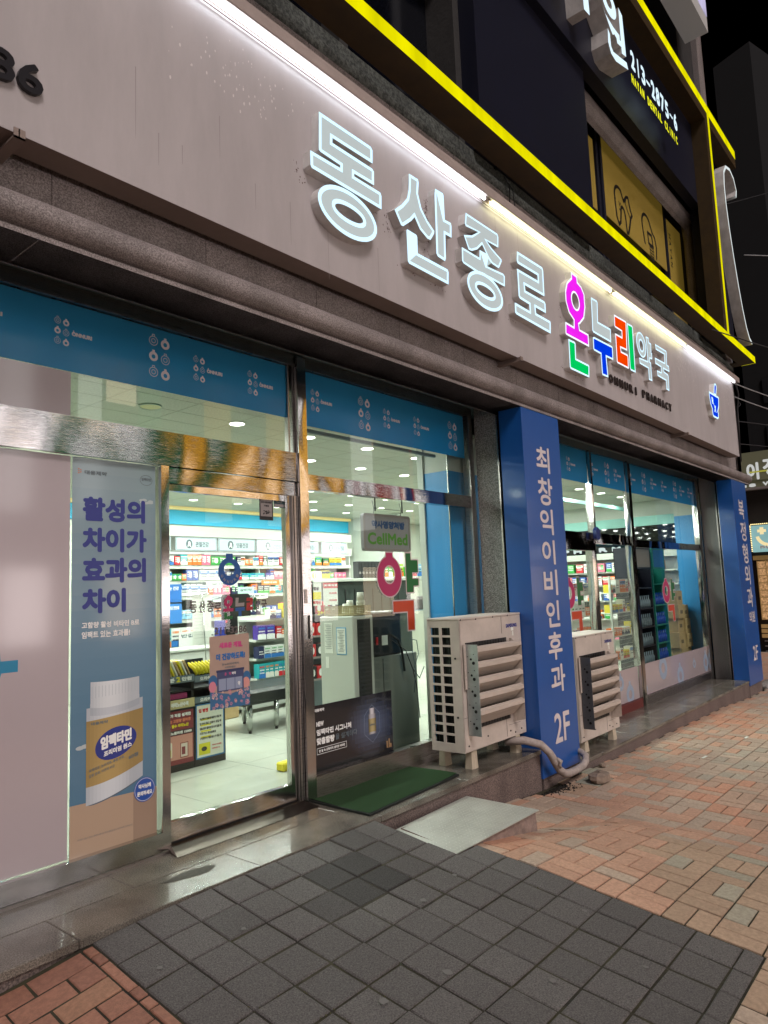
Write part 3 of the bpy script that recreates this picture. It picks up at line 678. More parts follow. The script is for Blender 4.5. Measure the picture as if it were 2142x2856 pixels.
MB().tube([(5.98, -.57, 5.52), (6.02, -.60, 5.44), (6.0, -.60, 5.25), (6.10, -.59, 5.05)], .006, 6).tube([(5.96, -.57, 5.52), (6.06, -.61, 5.40), (6.06, -.62, 5.2), (6.13, -.60, 5.02)], .005, 6).build('loose_wire', 'wire', None, label='two loose wires dangling from the stone ledge over the signboard', cat='wire')
MB().tube([(14.42, -.52, 6.2), (14.42, -.56, 5.2), (14.45, -.60, 4.9), (14.43, -.56, 4.6), (14.42, -.54, 3.6)], .018, 8).tube([(14.42, -.5, 5.0), (14.50, -.56, 4.8), (14.55, -.6, 4.72), (14.48, -.58, 4.66)], .012, 6).build('corner_conduit', 'wire', None, label='dark cable conduit running down the building corner beside the signboard', cat='conduit')
# ================================================================== PHARMACY SIGNBOARD
LT = {
'dong1': [(3.094, 4.582),(3.605, 4.584),(3.624, 4.565),(3.619, 4.463),(3.215, 4.458),(3.213, 4.422),(3.611, 4.422),(3.631, 4.407),(3.625, 4.303),(3.419, 4.299),(3.418, 4.278),(3.691, 4.278),(3.704, 4.257),(3.698, 4.153),(3.014, 4.156),(3.003, 4.172),(3.004, 4.271),(3.281, 4.276),(3.282, 4.297),(3.099, 4.304),(3.083, 4.312)],
'dong_o': (3.35, 3.981, 0.289, 0.166),
'dong_i': (3.356, 3.985, 0.138, 0.044),
'san1': [(4.041, 4.577),(4.152, 4.581),(4.161, 4.559),(4.146, 4.461),(4.183, 4.354),(4.253, 4.286),(4.337, 4.234),(4.332, 4.21),(4.281, 4.141),(4.242, 4.137),(4.149, 4.176),(4.088, 4.251),(4.045, 4.204),(3.942, 4.122),(3.917, 4.121),(3.848, 4.214),(3.934, 4.287),(4.004, 4.366),(4.029, 4.445)],
'san2': [(4.377, 4.601),(4.48, 4.607),(4.491, 4.593),(4.492, 4.388),(4.575, 4.393),(4.583, 4.369),(4.575, 4.267),(4.489, 4.265),(4.479, 4.063),(4.466, 4.032),(4.368, 4.038),(4.351, 4.058),(4.366, 4.554)],
'san3': [(3.989, 4.117),(4.098, 4.114),(4.11, 4.101),(4.107, 3.972),(4.494, 3.974),(4.507, 3.956),(4.498, 3.85),(3.994, 3.853),(3.98, 3.869),(3.979, 4.103)],
'jong1': [(4.806, 4.573),(5.311, 4.578),(5.327, 4.554),(5.315, 4.449),(5.118, 4.441),(5.193, 4.405),(5.36, 4.354),(5.358, 4.333),(5.303, 4.254),(5.195, 4.257),(5.127, 4.283),(5.102, 4.206),(5.374, 4.227),(5.4, 4.211),(5.389, 4.112),(5.144, 4.108),(4.946, 4.096),(4.735, 4.106),(4.713, 4.121),(4.719, 4.241),(4.986, 4.241),(4.996, 4.315),(5.105, 4.319),(5.042, 4.38),(4.958, 4.306),(4.871, 4.262),(4.822, 4.257),(4.759, 4.361),(4.885, 4.403),(4.992, 4.473),(4.799, 4.452),(4.785, 4.47)],
'jong_o': (5.058, 3.966, 0.284, 0.159),
'jong_i': (5.054, 3.967, 0.135, 0.039),
'ro1': [(5.656, 4.537),(6.145, 4.547),(6.164, 4.52),(6.155, 4.253),(5.766, 4.246),(5.77, 4.194),(6.143, 4.2),(6.167, 4.18),(6.161, 4.085),(5.954, 4.085),(5.957, 4.027),(6.243, 4.026),(6.251, 4.006),(6.236, 3.898),(5.57, 3.908),(5.548, 3.922),(5.553, 4.015),(5.829, 4.012),(5.831, 4.076),(5.655, 4.081),(5.634, 4.101),(5.635, 4.363),(6.035, 4.374),(6.035, 4.428),(5.656, 4.419),(5.638, 4.439)],
'on1': [(6.803, 4.72),(6.95, 4.714),(6.954, 4.651),(7.038, 4.632),(7.109, 4.561),(7.109, 4.414),(7.059, 4.28),(6.947, 4.191),(6.915, 4.173),(6.926, 4.122),(7.14, 4.124),(7.134, 3.982),(6.59, 3.978),(6.57, 3.99),(6.585, 4.115),(6.778, 4.114),(6.789, 4.188),(6.682, 4.238),(6.626, 4.345),(6.629, 4.451),(6.684, 4.565),(6.799, 4.651)],
'on_i': (6.866, 4.417, 0.082, 0.086),
'on2': [(6.628, 3.946),(6.776, 3.95),(6.793, 3.937),(6.783, 3.774),(7.082, 3.773),(7.101, 3.759),(7.08, 3.633),(6.637, 3.631),(6.617, 3.648)],
'nu1': [(7.28, 4.584),(7.438, 4.59),(7.452, 4.57),(7.424, 4.343),(7.777, 4.352),(7.759, 4.186),(7.277, 4.182),(7.254, 4.199)],
'nu2': [(7.251, 4.12),(7.29, 4.134),(7.782, 4.148),(7.796, 4.132),(7.785, 3.985),(7.594, 3.978),(7.601, 3.742),(7.443, 3.737),(7.432, 3.763),(7.436, 3.974),(7.263, 3.975),(7.244, 3.989)],
'ri1': [(7.913, 4.566),(8.263, 4.58),(8.287, 4.568),(8.245, 4.205),(8.049, 4.193),(8.054, 4.154),(8.244, 4.159),(8.264, 4.133),(8.247, 3.982),(7.91, 3.977),(7.889, 3.992),(7.905, 4.336),(8.103, 4.342),(8.108, 4.409),(7.919, 4.409),(7.898, 4.423)],
'ri2': [(8.313, 4.57),(8.459, 4.578),(8.49, 4.561),(8.469, 3.983),(8.311, 3.979),(8.29, 4.007)],
'yak_o': (8.742, 4.402, 0.164, 0.162),
'yak_i': (8.742, 4.392, 0.062, 0.065),
'yak1': [(8.925, 4.562),(9.028, 4.567),(9.029, 4.507),(9.108, 4.505),(9.089, 4.379),(9.112, 4.374),(9.099, 4.292),(9.018, 4.287),(9.0, 4.244),(9.043, 4.238),(9.038, 3.993),(8.923, 3.988),(8.927, 4.136),(8.637, 4.136),(8.634, 4.214),(8.925, 4.233),(8.932, 4.331),(8.928, 4.482)],
'guk1': [(9.261, 4.542),(9.688, 4.55),(9.705, 4.525),(9.673, 4.351),(9.748, 4.351),(9.75, 4.265),(9.522, 4.261),(9.531, 4.229),(9.689, 4.217),(9.7, 4.197),(9.682, 3.988),(9.569, 3.989),(9.582, 4.11),(9.259, 4.11),(9.256, 4.186),(9.411, 4.192),(9.418, 4.261),(9.213, 4.265),(9.211, 4.347),(9.577, 4.358),(9.596, 4.476),(9.275, 4.468)],
'rx1': [(11.589, 4.356),(12.102, 4.36),(12.131, 4.338),(12.088, 4.191),(12.01, 4.098),(12.039, 4.076),(12.014, 3.998),(11.96, 3.968),(11.729, 3.967),(11.685, 3.996),(11.687, 4.085),(11.613, 4.155),(11.584, 4.284)],
'rx2': [(11.85, 4.36),(11.9, 4.491),(11.934, 4.546),(12.003, 4.565),(12.048, 4.537),(12.052, 4.489),(12.011, 4.417),(11.982, 4.353),(11.919, 4.352)],
}
S = thing('shop_signboard', (6, -.6, 3.55), 'long pale signboard with glowing outlined Korean letters and an LED strip under its hood', 'signboard')
YB = -.76; SX0 = -1.0; SX1 = 13.40; SZ0 = 3.545; SZ1 = 4.88
pn = MB().box((SX0, YB, SZ0), (SX1, YB+.003, SZ1))
# dents and flaked paint on the panel face
for k in range(150):
    x = random.choice([random.uniform(2.2, 9), random.uniform(10.2, 13.3)]); z = 4.84-abs(random.gauss(0, .22)); r = random.uniform(.002, .0055)
    if z < 3.7: continue
    q = ellipse(x, z, r*random.uniform(.6, 1.2), r*random.uniform(.8, 2.0), 6); pn.poly([q], PY(YB), .0012)
pnl = part(pn, 'panel', 'panel_white', S)
MB().box((SX0, YB+.003, SZ0), (SX1, -.60, SZ1+.08)).build('panel_casing', 'panel_under', S)
flk = MB()
for k in range(130):
    x = random.choice([random.uniform(10.3, 11.2), random.uniform(12.2, 13.3), random.uniform(10.3, 11)]); z = random.uniform(4.45, 4.8)-.15*random.random()*abs(math.sin(x*3)); h = random.uniform(.01, .05)
    flk.poly([[(x, z), (x+.008, z+.004), (x+.012, z+h), (x+.002, z+h*.8)]], PY(YB), .0012+random.random()*.0003)
for k in range(70):
    x = random.gauss(2.55, .22); z = random.gauss(4.5, .12); r = random.uniform(.002, .006)
    if z < 4.84: flk.poly([ellipse(x, z, r, r*2, 6)], PY(YB), .0012)
flk.build('paint_flakes', mat('flake', '#d8d2cf', .6), S, kind='stuff')
hd = MB(); hd.prof([(YB-.003, 4.895), (-.84, 4.875), (-.845, 4.88), (-.845, 4.965), (-.84, 4.97), (-.60, 5.0)], SX0, 13.53); hd.add([(13.53, YB, 4.895), (13.53, -.84, 4.875), (13.53, -.845, 4.965), (13.53, -.60, 5.0), (13.53, -.60, 4.895)], [(0, 1, 2, 3, 4)])
hd.build('hood', 'hood', S)
for a, b, m in ((-.9, 2.0, 'tube_cool'), (2.02, 5.20, 'tube_cool'), (5.24, 7.96, 'tube_warm'), (8.0, 10.66, 'tube_warm'), (10.70, 13.36, 'tube_cool')):
    t = MB().tube([(a+.03, -.803, 4.862), (b-.03, -.803, 4.862)], .0135, 10).build('lamp_tube', m, S)
    MB().box((a, -.815, 4.872), (a+.03, -.79, 4.888)).box((b-.03, -.815, 4.85), (b, -.79, 4.888)).build('tube_cap', 'hood', t)
MB().tube([(SX0, -.775, 4.842), (13.3, -.775, 4.842)], .004, 6).build('wiring', 'panel_under', S)
rst = MB()
for cx, cz, sx_, sz_, n_ in ((4.335, 4.42, .012, .09, 60), (4.345, 4.25, .01, .06, 30), (4.30, 4.05, .02, .05, 20), (6.62, 4.2, .02, .12, 16), (6.62, 3.66, .05, .01, 10), (7.0, 3.62, .08, .008, 10), (7.42, 3.95, .02, .03, 8), (7.9, 3.96, .02, .02, 8), (3.0, 4.1, .02, .03, 8), (5.0, 4.15, .03, .03, 8), (4.1, 3.84, .1, .006, 8), (4.45, 3.83, .05, .006, 8), (5.62, 3.88, .05, .006, 8), (2.94, 4.16, .01, .03, 10), (3.84, 4.14, .02, .05, 24)):
    for k in range(n_):
        x = random.gauss(cx, sx_); z = random.gauss(cz, sz_); r = random.uniform(.0015, .005); rst.poly([ellipse(x, z, r, r*random.uniform(1, 2.2), 5)], PY(YB), .0016+random.random()*.0004)
rst.build('rust_specks', mat('rust', '#4a2a1e', .9), S, kind='stuff')
dr = MB()
for k in range(26):
    x = random.uniform(1.5, 13.2); z0 = random.choice([4.80, 3.9, 4.2]); h = random.uniform(.1, .45); dr.poly([[(x, z0-h), (x+.0025, z0-h*.9), (x+.004, z0), (x-.002, z0)]], PY(YB), .0008+random.random()*.0003)
dr.build('rain_streaks', mat('streak', '#9a9290', .5), S, kind='stuff')
for x, l in ((1.22, .25), (5.65, .22), (10.45, .22)):
    MB().box((x, -.80, 3.50), (x+.05, -.52, 3.508)).box((x, -.80, 3.50), (x+.05, -.795, 3.545)).box((x+.02, -.80, 3.508), (x+.026, -.52, 3.545)).build('bracket', 'panel_under', S)

def channel(name, outer, face, holes=(), lip=.024, y=-.828, back=YB, lipm='letter_lip', par=None):
    a = MB(); pl = PY(y)
    n = len(outer); loops = [outer]+[h for h in holes]
    for lp in loops:
        vs = [(x, y, z) for x, z in lp]+[(x, back, z) for x, z in lp]; n = len(lp)
        a.add(vs, [(i, (i+1) % n, n+(i+1) % n, n+i) for i in range(n)])
    r = a.build('letter', 'letter_side', par if par else S)
    inner = inset(outer, lip); ih = [ellipse(h[0], h[1], h[2]+lip, h[3]+lip, 36) if isinstance(h, tuple) else inset(h, -lip) for h in holes]
    b = MB(); b.poly([outer, inner], pl, .0015)
    for h, e in zip(holes, ih): b.poly([e, h], pl, .0015)
    b.build('letter_outline', lipm, r)
    MB().poly([inner]+ih, pl, .0).build('letter_face', face, r)
    return r
def E_(k, n=40): return ellipse(*LT[k], n)
grey = 'letter_face'
channel('a', LT['dong1'], grey); channel('a', E_('dong_o'), grey, [E_('dong_i')], .03)
for k in ('san1', 'san2', 'san3', 'jong1', 'ro1'): channel('a', LT[k], grey, lip=.018 if k == 'jong1' else .024)
channel('a', E_('jong_o'), grey, [E_('jong_i')], .028)
channel('a', LT['on1'], 'glow_magenta', [E_('on_i')], .02, lipm='letter_lip_white'); channel('a', LT['on2'], 'glow_green', lip=.02); channel('a', LT['nu1'], grey, lip=.02)
channel('a', LT['nu2'], 'glow_blue', lip=.02); channel('a', LT['ri1'], 'glow_red', lip=.02, lipm='letter_lip_white'); channel('a', LT['ri2'], 'glow_green', lip=.02)
channel('a', E_('yak_o'), grey, [E_('yak_i')], .02); channel('a', LT['yak1'], grey, lip=.018); channel('a', LT['guk1'], grey, lip=.018)
rx = channel('a', LT['rx1'], 'glow_blue', lip=.028); channel('a', LT['rx2'], 'glow_blue', lip=.028)
mb = MB(); text(mb, 'R', PY(-.831), (11.70, 4.175, 11.80, 4.29), 0, .006); text(mb, 'X', PY(-.831), (11.80, 4.06, 11.90, 4.175), 0, .006); mb.build('lettering', 'letter_lip', rx)
mb = MB(); spaced(mb, 'ONNURI', PY(-.785), (7.76, 3.732, 8.62, 3.835), .0035, .015, 0, .60); spaced(mb, 'PHARMACY', PY(-.785), (8.80, 3.742, 9.87, 3.848), .0035, .015, 0, .60)
mb.build('lettering', mat('letter_brown', '#2c2220', .45), S)
mb = MB(); text(mb, '3286', PY(-.785), (.87, 3.752, 1.352, 3.898), 0, .0045, ext=.022); mb.build('lettering', mat('letter_black', '#17141a', .4), S)

# ================================================================== UPSTAIRS DENTAL SIGN
D = thing('dental_clinic_sign', (9, -.7, 5.5), 'dark navy upstairs clinic sign inside a glowing yellow frame with white and yellow letters', 'sign')
fb = MB().box((XL, -.94, 5.425), (14.46, -.936, 5.545)); fb.add([(14.46, -.94, 5.425), (14.46, -.70, 5.425), (14.46, -.70, 5.545), (14.46, -.94, 5.545)], [(0, 1, 2, 3)])
fb.build('lower_light_beam', 'yellow_beam', D)
MB().box((XL, -.936, 5.427), (14.457, -.68, 5.543)).box((14.2, -.68, 5.43), (14.457, -.54, 5.45)).build('lower_beam_casing', 'yellow_paint', D)
MB().box((6, -.94, 9.49), (14.46, -.936, 9.65)).build('upper_light_beam', 'yellow_beam', D); MB().box((6, -.936, 9.30), (14.457, -.68, 9.645)).build('upper_beam_casing', 'yellow_paint', D)
MB().box((12.62, -.94, 5.545), (12.72, -.936, 9.49)).build('upright_light_beam', 'yellow_beam', D); MB().box((12.45, -.936, 5.543), (12.717, -.70, 9.3)).build('upright_beam_casing', 'yellow_paint', D)
MB().box((5.5, -.70, 7.86), (12.62, -.55, 9.5)).build('sign_panel', 'navy', D)
MB().box((5.52, -.60, 5.62), (8.11, -.40, 7.86)).box((12.72, -.66, 5.6), (14.3, -.5, 9.4)).build('side_panel', 'navy', D)
for x in (5.9, 7.7, 12.2, 10.2): MB().box((x, -.80, 5.60), (x+.04, -.42, 5.64)).build('bracket', 'navy_dark', D)
def chan2(lp, holes=()):
    a = MB(); y = -.92
    for q in [lp]+list(holes):
        n = len(q); a.add([(x, y, z) for x, z in q]+[(x, -.70, z) for x, z in q], [(i, (i+1) % n, n+(i+1) % n, n+i) for i in range(n)])
    r = a.build('letter', 'letter_side', D); MB().poly([lp]+list(holes), PY(y), .0005).build('letter_face', 'white_letter', r)
chan2([(8.08, 8.56), (8.16, 8.50), (8.40, 8.47), (8.60, 8.48), (8.60, 8.38), (8.48, 8.37), (8.42, 8.385), (8.36, 8.34), (8.28, 8.39), (8.20, 8.38)][:9])
chan2([(8.20, 8.33), (8.26, 8.29), (8.27, 8.13), (8.33, 8.09), (8.79, 8.21), (8.83, 8.13), (8.40, 8.00), (8.25, 8.02), (8.18, 8.13)])
chan2([(8.64, 8.90), (8.76, 8.86), (8.79, 8.29), (8.64, 8.25), (8.64, 8.34), (8.50, 8.31), (8.48, 8.40), (8.64, 8.42)])
chan2(ellipse(8.31, 8.75, .235, .18, 28), [ellipse(8.31, 8.76, .10, .075, 20)]); chan2([(7.48, 8.12), (7.64, 8.14), (7.60, 8.95), (7.44, 8.95)]); chan2([(7.0, 8.3), (7.25, 8.3), (7.25, 8.9), (7.0, 8.9)])
mb = MB(); spaced(mb, '213-2875~6', PY(-.92), (8.96, 8.24, 10.83, 8.52), .016, .0, 0, .8); mb.build('lettering', 'white_letter', D)
mb = MB(); spaced(mb, 'HAYAN DENTAL CLINIC', PY(-.92), (8.93, 8.01, 10.78, 8.145), .009, 0, 0, .8); mb.build('lettering', 'yellow_letter', D)
# white illuminated outline of a tooth on the corner
TS = thing('tooth_outline_sign', (13.6, -.9, 5.6), 'tall white illuminated channel curve of a tooth outline at the building corner', 'sign')
pts = [(13.92, 8.47), (13.99, 8.62), (13.86, 8.80), (13.62, 8.87), (13.34, 8.80), (13.16, 8.62), (13.10, 8.35), (13.10, 8.0), (13.16, 7.6), (13.28, 7.1), (13.43, 6.6), (13.58, 6.2), (13.74, 5.9), (13.90, 5.74), (14.06, 5.69)]
a = MB(); f = MB()
def ribbon(P, wd):
    L_ = []; R_ = []
    for i, p in enumerate(P):
        t = Vector(P[min(i+1, len(P)-1)])-Vector(P[max(i-1, 0)]); t.normalize(); n_ = Vector((-t.y, t.x))*wd/2; L_.append((p[0]+n_.x, p[1]+n_.y)); R_.append((p[0]-n_.x, p[1]-n_.y))
    return L_, R_
L_, R_ = ribbon(pts, .055)
n = len(L_)
f.add([(x, -1.0, z) for x, z in L_]+[(x, -1.0, z) for x, z in R_], [(i, i+1, n+i+1, n+i) for i in range(n-1)])
for q in (L_, R_): a.add([(x, -1.0, z) for x, z in q]+[(x, -.82, z) for x, z in q], [(i, i+1, n+i+1, n+i) for i in range(n-1)])
a.build('channel', 'letter_side', TS); f.build('channel_face', glow('tooth_glow', (.75, .82, .82), 1.0), TS)
MB().box((13.7, -.84, 5.7), (13.76, -.5, 5.74)).box((13.6, -.84, 8.6), (13.66, -.5, 8.64)).build('bracket', 'navy_dark', TS)
X3 = thing('third_floor_sign_box', (12.9, -.9, 11), 'white lightbox sign projecting high above the dental sign', 'lightbox')
MB().box((11.6, -1.0, 11.22), (13.0, -.6, 13.5)).build('casing', 'box3f', X3); MB().box((13.0, -.99, 11.25), (13.02, -.61, 13.4)).build('end_cap', 'box3f', X3); MB().box((11.7, -1.012, 11.5), (12.97, -1.002, 13.4)).build('lit_face', 'box3f_lit', X3)

# ================================================================== BLUE PILLAR SIGNS
def pillar(x0, x1, zb, chars, label):
    P_ = thing('pillar_sign', ((x0+x1)/2, -.655, zb), label, 'sign', 'tall blue pillar signs in front of the granite columns')
    MB().bbox((x0, -.655, zb), (x1, -.41, 3.14), .003).build('panel', 'pillar_blue', P_)
    mb = MB()
    for s_, bx in chars: text(mb, s_, PY(-.6575), bx, 0, .0065 if len(s_) < 2 else .005)
    mb.build('lettering', 'pillar_text', P_)
    MB().box((x0+.05, -.63, zb-.22), (x1-.02, -.42, zb)).build('plinth', 'granite_riser', P_)
    return P_
pillar(5.865, 6.625, -.255, [('최', (6.10, 2.545, 6.375, 2.80)), ('창', (6.10, 2.225, 6.395, 2.495)), ('익', (6.105, 1.94, 6.37, 2.19)), ('이', (6.105, 1.655, 6.37, 1.89)), ('비', (6.10, 1.36, 6.38, 1.605)), ('인', (6.11, 1.06, 6.38, 1.31)), ('후', (6.11, .755, 6.39, 1.015)), ('과', (6.12, .455, 6.41, .71)), ('2F', (6.13, 0.0, 6.44, .27))], 'tall blue pillar sign with white vertical Korean letters between the two outdoor units')
pillar(13.14, 14.05, -.36, [('복', (13.43, 2.47, 13.79, 2.81)), ('정', (13.43, 2.08, 13.80, 2.42)), ('형', (13.43, 1.69, 13.79, 2.035)), ('외', (13.45, 1.32, 13.80, 1.66)), ('과', (13.46, .93, 13.84, 1.27)), ('의원', (13.48, .665, 13.86, .855)), ('2F', (13.51, .02, 13.84, .27))], 'narrow looking far blue pillar sign with white vertical letters at the building corner')

# ================================================================== OUTDOOR UNITS
def ac_unit(x0, yb, zb, plate_m, label, name='outdoor_unit'):
    FT = zb-(0 if zb > 0 else -.27)
    U = thing(name, (x0+.47, yb+.165, zb-FT), label, 'air conditioner', 'outdoor air conditioning units on the granite step')
    W, Dp, Hh = 1.0, .325, 1.075; yf = yb; x1 = x0+W; y1 = yb+Dp; z1 = zb+Hh
    b = MB()
    # left side grille with two columns of twelve holes
    gy0, gz0 = .03, .07; cw = .088; chh = .062; nz = 12; pz = (Hh-.13)/nz
    for j in range(nz+1):
        za = zb+gz0+j*pz-(pz-chh) if j else zb; zc = zb+gz0+j*pz if j < nz else z1-.02
        b.box((x0, y1-.245, za), (x0+.012, y1, zc))
    for yy0, yy1 in ((y1-.032, y1), (y1-.145, y1-.12), (y1-.245, y1-.233)): b.box((x0+.0005, yy0, zb+.02), (x0+.0115, yy1, z1-.03))
    b.bbox((x0, yf, zb), (x0+.013, y1-.245, z1-.02), .002)
    b.bbox((x0, yf, zb), (x1, yf+.012, z1-.02), .005)
    b.box((x1-.012, yf+.012, zb), (x1, y1, z1-.02)); b.box((x0+.012, yf+.012, zb), (x1-.012, y1, zb+.02)); b.box((x0+.4, y1-.012, zb+.02), (x1-.012, y1, z1-.02))
    b.bbox((x0-.004, yf-.004, z1-.02), (x1+.004, y1+.004, z1), .006)
    b.build('casing', 'ac_body', U)
    MB().box((x0+.03, yf+.05, zb+.03), (x1-.05, y1-.03, z1-.05)).build('coil', 'ac_fin', U)
    s_ = MB()
    for k in range(5): s_.cyl((x0+.018, y1-.2+k*.045, zb+.04), (x0+.018, y1-.2+k*.045, z1-.05), .0016, 6)
    s_.build('coil_guard', 'wire', U)
    # seams, bolts
    q = MB().box((x0+.66, yf-.0012, zb+.02), (x0+.663, yf, zb+.27)).box((x0+.66, yf-.0012, z1-.17), (x0+.663, yf, z1-.02)).box((x0+.005, yf-.0012, zb+.272), (x1, yf, zb+.274))
    q.box((x1-.012, yf-.0012, zb+.13), (x1-.01, yf, zb+.27)).box((x0+.70, yf-.0012, zb+.11), (x0+.9, yf, zb+.112)); q.build('seam', 'bolt', U)
    q = MB()
    for (xx, zz) in ((.06, .05), (.35, .08), (.72, .06), (.80, .035), (.91, .05), (.25, 1.055), (.52, 1.06), (.77, 1.06), (.88, .55), (.02, 1.06)): q.cyl((x0+xx, yf-.005, zb+zz), (x0+xx, yf, zb+zz), .007, 10)
    for zz in (.28, .75): q.cyl((x0-.006, yf+.05, zb+zz), (x0, yf+.05, zb+zz), .009, 10)
    q.build('bolt', 'bolt', U)
    # fan grille behind the louvers
    g = MB()
    for k in range(19): g.box((x0+.08, yf-.014, zb+.20+k*.035), (x0+.70, yf-.011, zb+.203+k*.035))
    for k in range(14): g.box((x0+.09+k*.044, yf-.018, zb+.18), (x0+.093+k*.044, yf-.0145, zb+.87))
    g.build('fan_grille', 'wire', U)
    MB().box((x0+.075, yf-.008, zb+.17), (x0+.72, yf-.001, zb+.87)).build('fan_opening', 'black_plastic', U)
    # louvered air guide
    lx0 = x0+.068; lx1 = x0+.78; yo = yf-.125
    fr = MB().box((lx0-.045, yf-.02, zb+.50), (lx0-.012, yf-.014, zb+.86)).box((lx1-.006, yf-.03, zb+.13), (lx1, yf-.005, zb+.86))
    fr.add([(lx1-.003, yf-.004, zb+.13), (lx1-.003, yo+.0, zb+.16), (lx1-.003, yo+.0, zb+.80), (lx1-.003, yf-.004, zb+.86)], [(0, 1, 2, 3)])
    fr.build('guide_frame', 'ac_louver', U)
    pl_ = MB().bbox((lx0-.01, yf-.128, zb+.135), (lx0-.006, yf-.008, zb+.86), .001)
    holes = MB()
    for k in range(5):
        zz = zb+.20+k*.128
        for dy, dz, r in ((.085, 0, .0135), (.062, .03, .0095), (.09, .07, .004), (.03, .05, .004)): holes.cyl((lx0-.0125, yf-dy, zz+dz), (lx0-.0095, yf-dy, zz+dz), r, 12)
    # plate faces the viewer's left: broad face
    p_ = MB().bbox((lx0-.155, yf-.07, zb+.155), (lx0+.0, yf-.066, zb+.90), .001)
    pl_.build('side_plate', plate_m, U); holes.build('side_plate_hole', 'black_gap', U)
    for k in range(5):
        zt = zb+.315+k*.1245
        l = MB(); t = .003
        pr = [(yf-.012, zt+.028-.0), (yo+.012, zt-.09+.03), (yo, zt-.09+.035), (yo-.004, zt-.09+.072), (yo, zt-.09+.075)]
        # each blade: sloping plate with a bright folded front edge
        yA, zA = yf-.015, zt-.112; yBk, zBk = yo, zt-.0
        l.add([(lx0, yA, zA), (lx1-.006, yA, zA), (lx1-.006, yo+.005, zA+.105), (lx0, yo+.005, zA+.105), (lx0, yA, zA+.004), (lx1-.006, yA, zA+.004), (lx1-.006, yo+.005, zA+.109), (lx0, yo+.005, zA+.109)], [(0, 3, 2, 1), (4, 5, 6, 7), (0, 1, 5, 4)])
        l.box((lx0, yo-.001, zA+.099), (lx1-.006, yo+.005, zA+.131)); l.add([(lx0, yo-.001, zA+.131), (lx1-.006, yo-.001, zA+.131), (lx1-.006, yo+.028, zA+.144), (lx0, yo+.028, zA+.144)], [(0, 1, 2, 3)])
        l.build('louver', 'ac_louver', U)
    mb = MB(); text(mb, 'SAMSUNG', PY(yf-.0015), (x0+.735, z1-.125, x0+.925, z1-.09), 0, .0022); mb.build('lettering', 'samsung_blue', U)
    mb = MB().box((x0+.82, yf-.0015, z1-.155), (x0+.865, yf, z1-.12)).box((x0+.84, yf-.0018, z1-.20), (x0+.86, yf, z1-.16)); mb.build('rating_label', 'paper', U)
    for (dx, dy) in ((.12, .05), (.10, .30), (.80, .03), (.80, .27)):
        f_ = MB(); cx, cy = x0+dx+.04, yf+dy
        o8 = [(-.045, -.03), (-.02, -.04), (.02, -.04), (.045, -.03), (.045, .03), (-.045, .03)]
        vs = [(cx+a*1.05, cy+b*1.1, zb-FT) for a, b in o8]+[(cx+a*.85, cy+b*.9, zb-.0) for a, b in o8]
        f_.add(vs, [(i, (i+1) % 6, 6+(i+1) % 6, 6+i) for i in range(6)]+[tuple(range(6, 12))]); f_.build('foot', 'foot_beige', U)
    return U
A1 = ac_unit(4.855, -.52, .145, 'ac_plate', 'cream outdoor unit with louvers left of the blue pillar, pale metal plate on its side')
A2 = ac_unit(6.955, -.52, -.16, 'ac_grey', 'second cream outdoor unit with a dark grey plate, half hidden behind the blue pillar')
# insulated pipe
MB().tube([(5.58, -.45, .10), (5.66, -.60, .115), (5.75, -.71, .075), (5.83, -.75, -.01), (5.89, -.76, -.09), (5.96, -.765, -.175), (6.04, -.77, -.225), (6.15, -.77, -.245), (6.30, -.765, -.25), (6.44, -.76, -.245), (6.53, -.75, -.22), (6.575, -.735, -.18), (6.60, -.67, -.155), (6.62, -.6, -.15)],
    [.034, .035, .034, .033, .036, .034, .036, .035, .033, .034, .034, .033, .031, .03], 12).build('refrigerant_pipe', 'pipe_tape', None, label='thick taped pipe bending round the foot of the blue pillar', cat='pipe')
MB().tube([(5.88, -.79, -.06), (5.91, -.81, -.09), (5.90, -.80, -.12), (5.93, -.80, -.15)], [.012, .02, .018, .006], 8).build('loose_tape', 'pipe_tape', None, label='torn flap of tape hanging off the bent pipe', cat='tape')
# stones and rubble
def stone(name, c, r, label, cat='stone', m='rock'):
    mb = MB(); rs = random.Random(int(c[0]*1000)); vs = []; fs = []
    import itertools
    n1, n2 = 9, 6
    for i in range(n2+1):
        for j in range(n1):
            th = PI*i/n2; ph = 2*PI*j/n1; k = rs.uniform(.82, 1.12)
            p = Vector((math.sin(th)*math.cos(ph), math.sin(th)*math.sin(ph), math.cos(th)))
            mx = max(abs(p.x), abs(p.y), abs(p.z))**.6
            vs.append((c[0]+p.x/mx*r[0]*k, c[1]+p.y/mx*r[1]*k, c[2]+r[2]*.85+p.z/mx*r[2]*k))
    for i in range(n2):
        for j in range(n1): fs.append((i*n1+j, (i+1)*n1+j, (i+1)*n1+(j+1) % n1, i*n1+(j+1) % n1))
    mb.add(vs, fs); return mb.build(name, m, None, label=label, cat=cat)
stone('stone', (6.42, -.93, H(6.4, -.93)-.0), (.13, .085, .05), 'blunt brown stone lying on the bricks before the blue pillar')
stone('stone', (6.95, -.73, H(6.9, -.7)), (.04, .03, .025), 'small pebble beside the low step right of the pipe')
stone('stone', (7.10, -.33, -.27), (.11, .08, .05), 'rough stone on the step behind the feet of the second unit')
stone('kerb_stone', (14.55, -.62, -.56), (.35, .14, .07), 'rough grey kerb stone by the far blue pillar', 'kerb stone', 'granite_fine')
mb = MB()
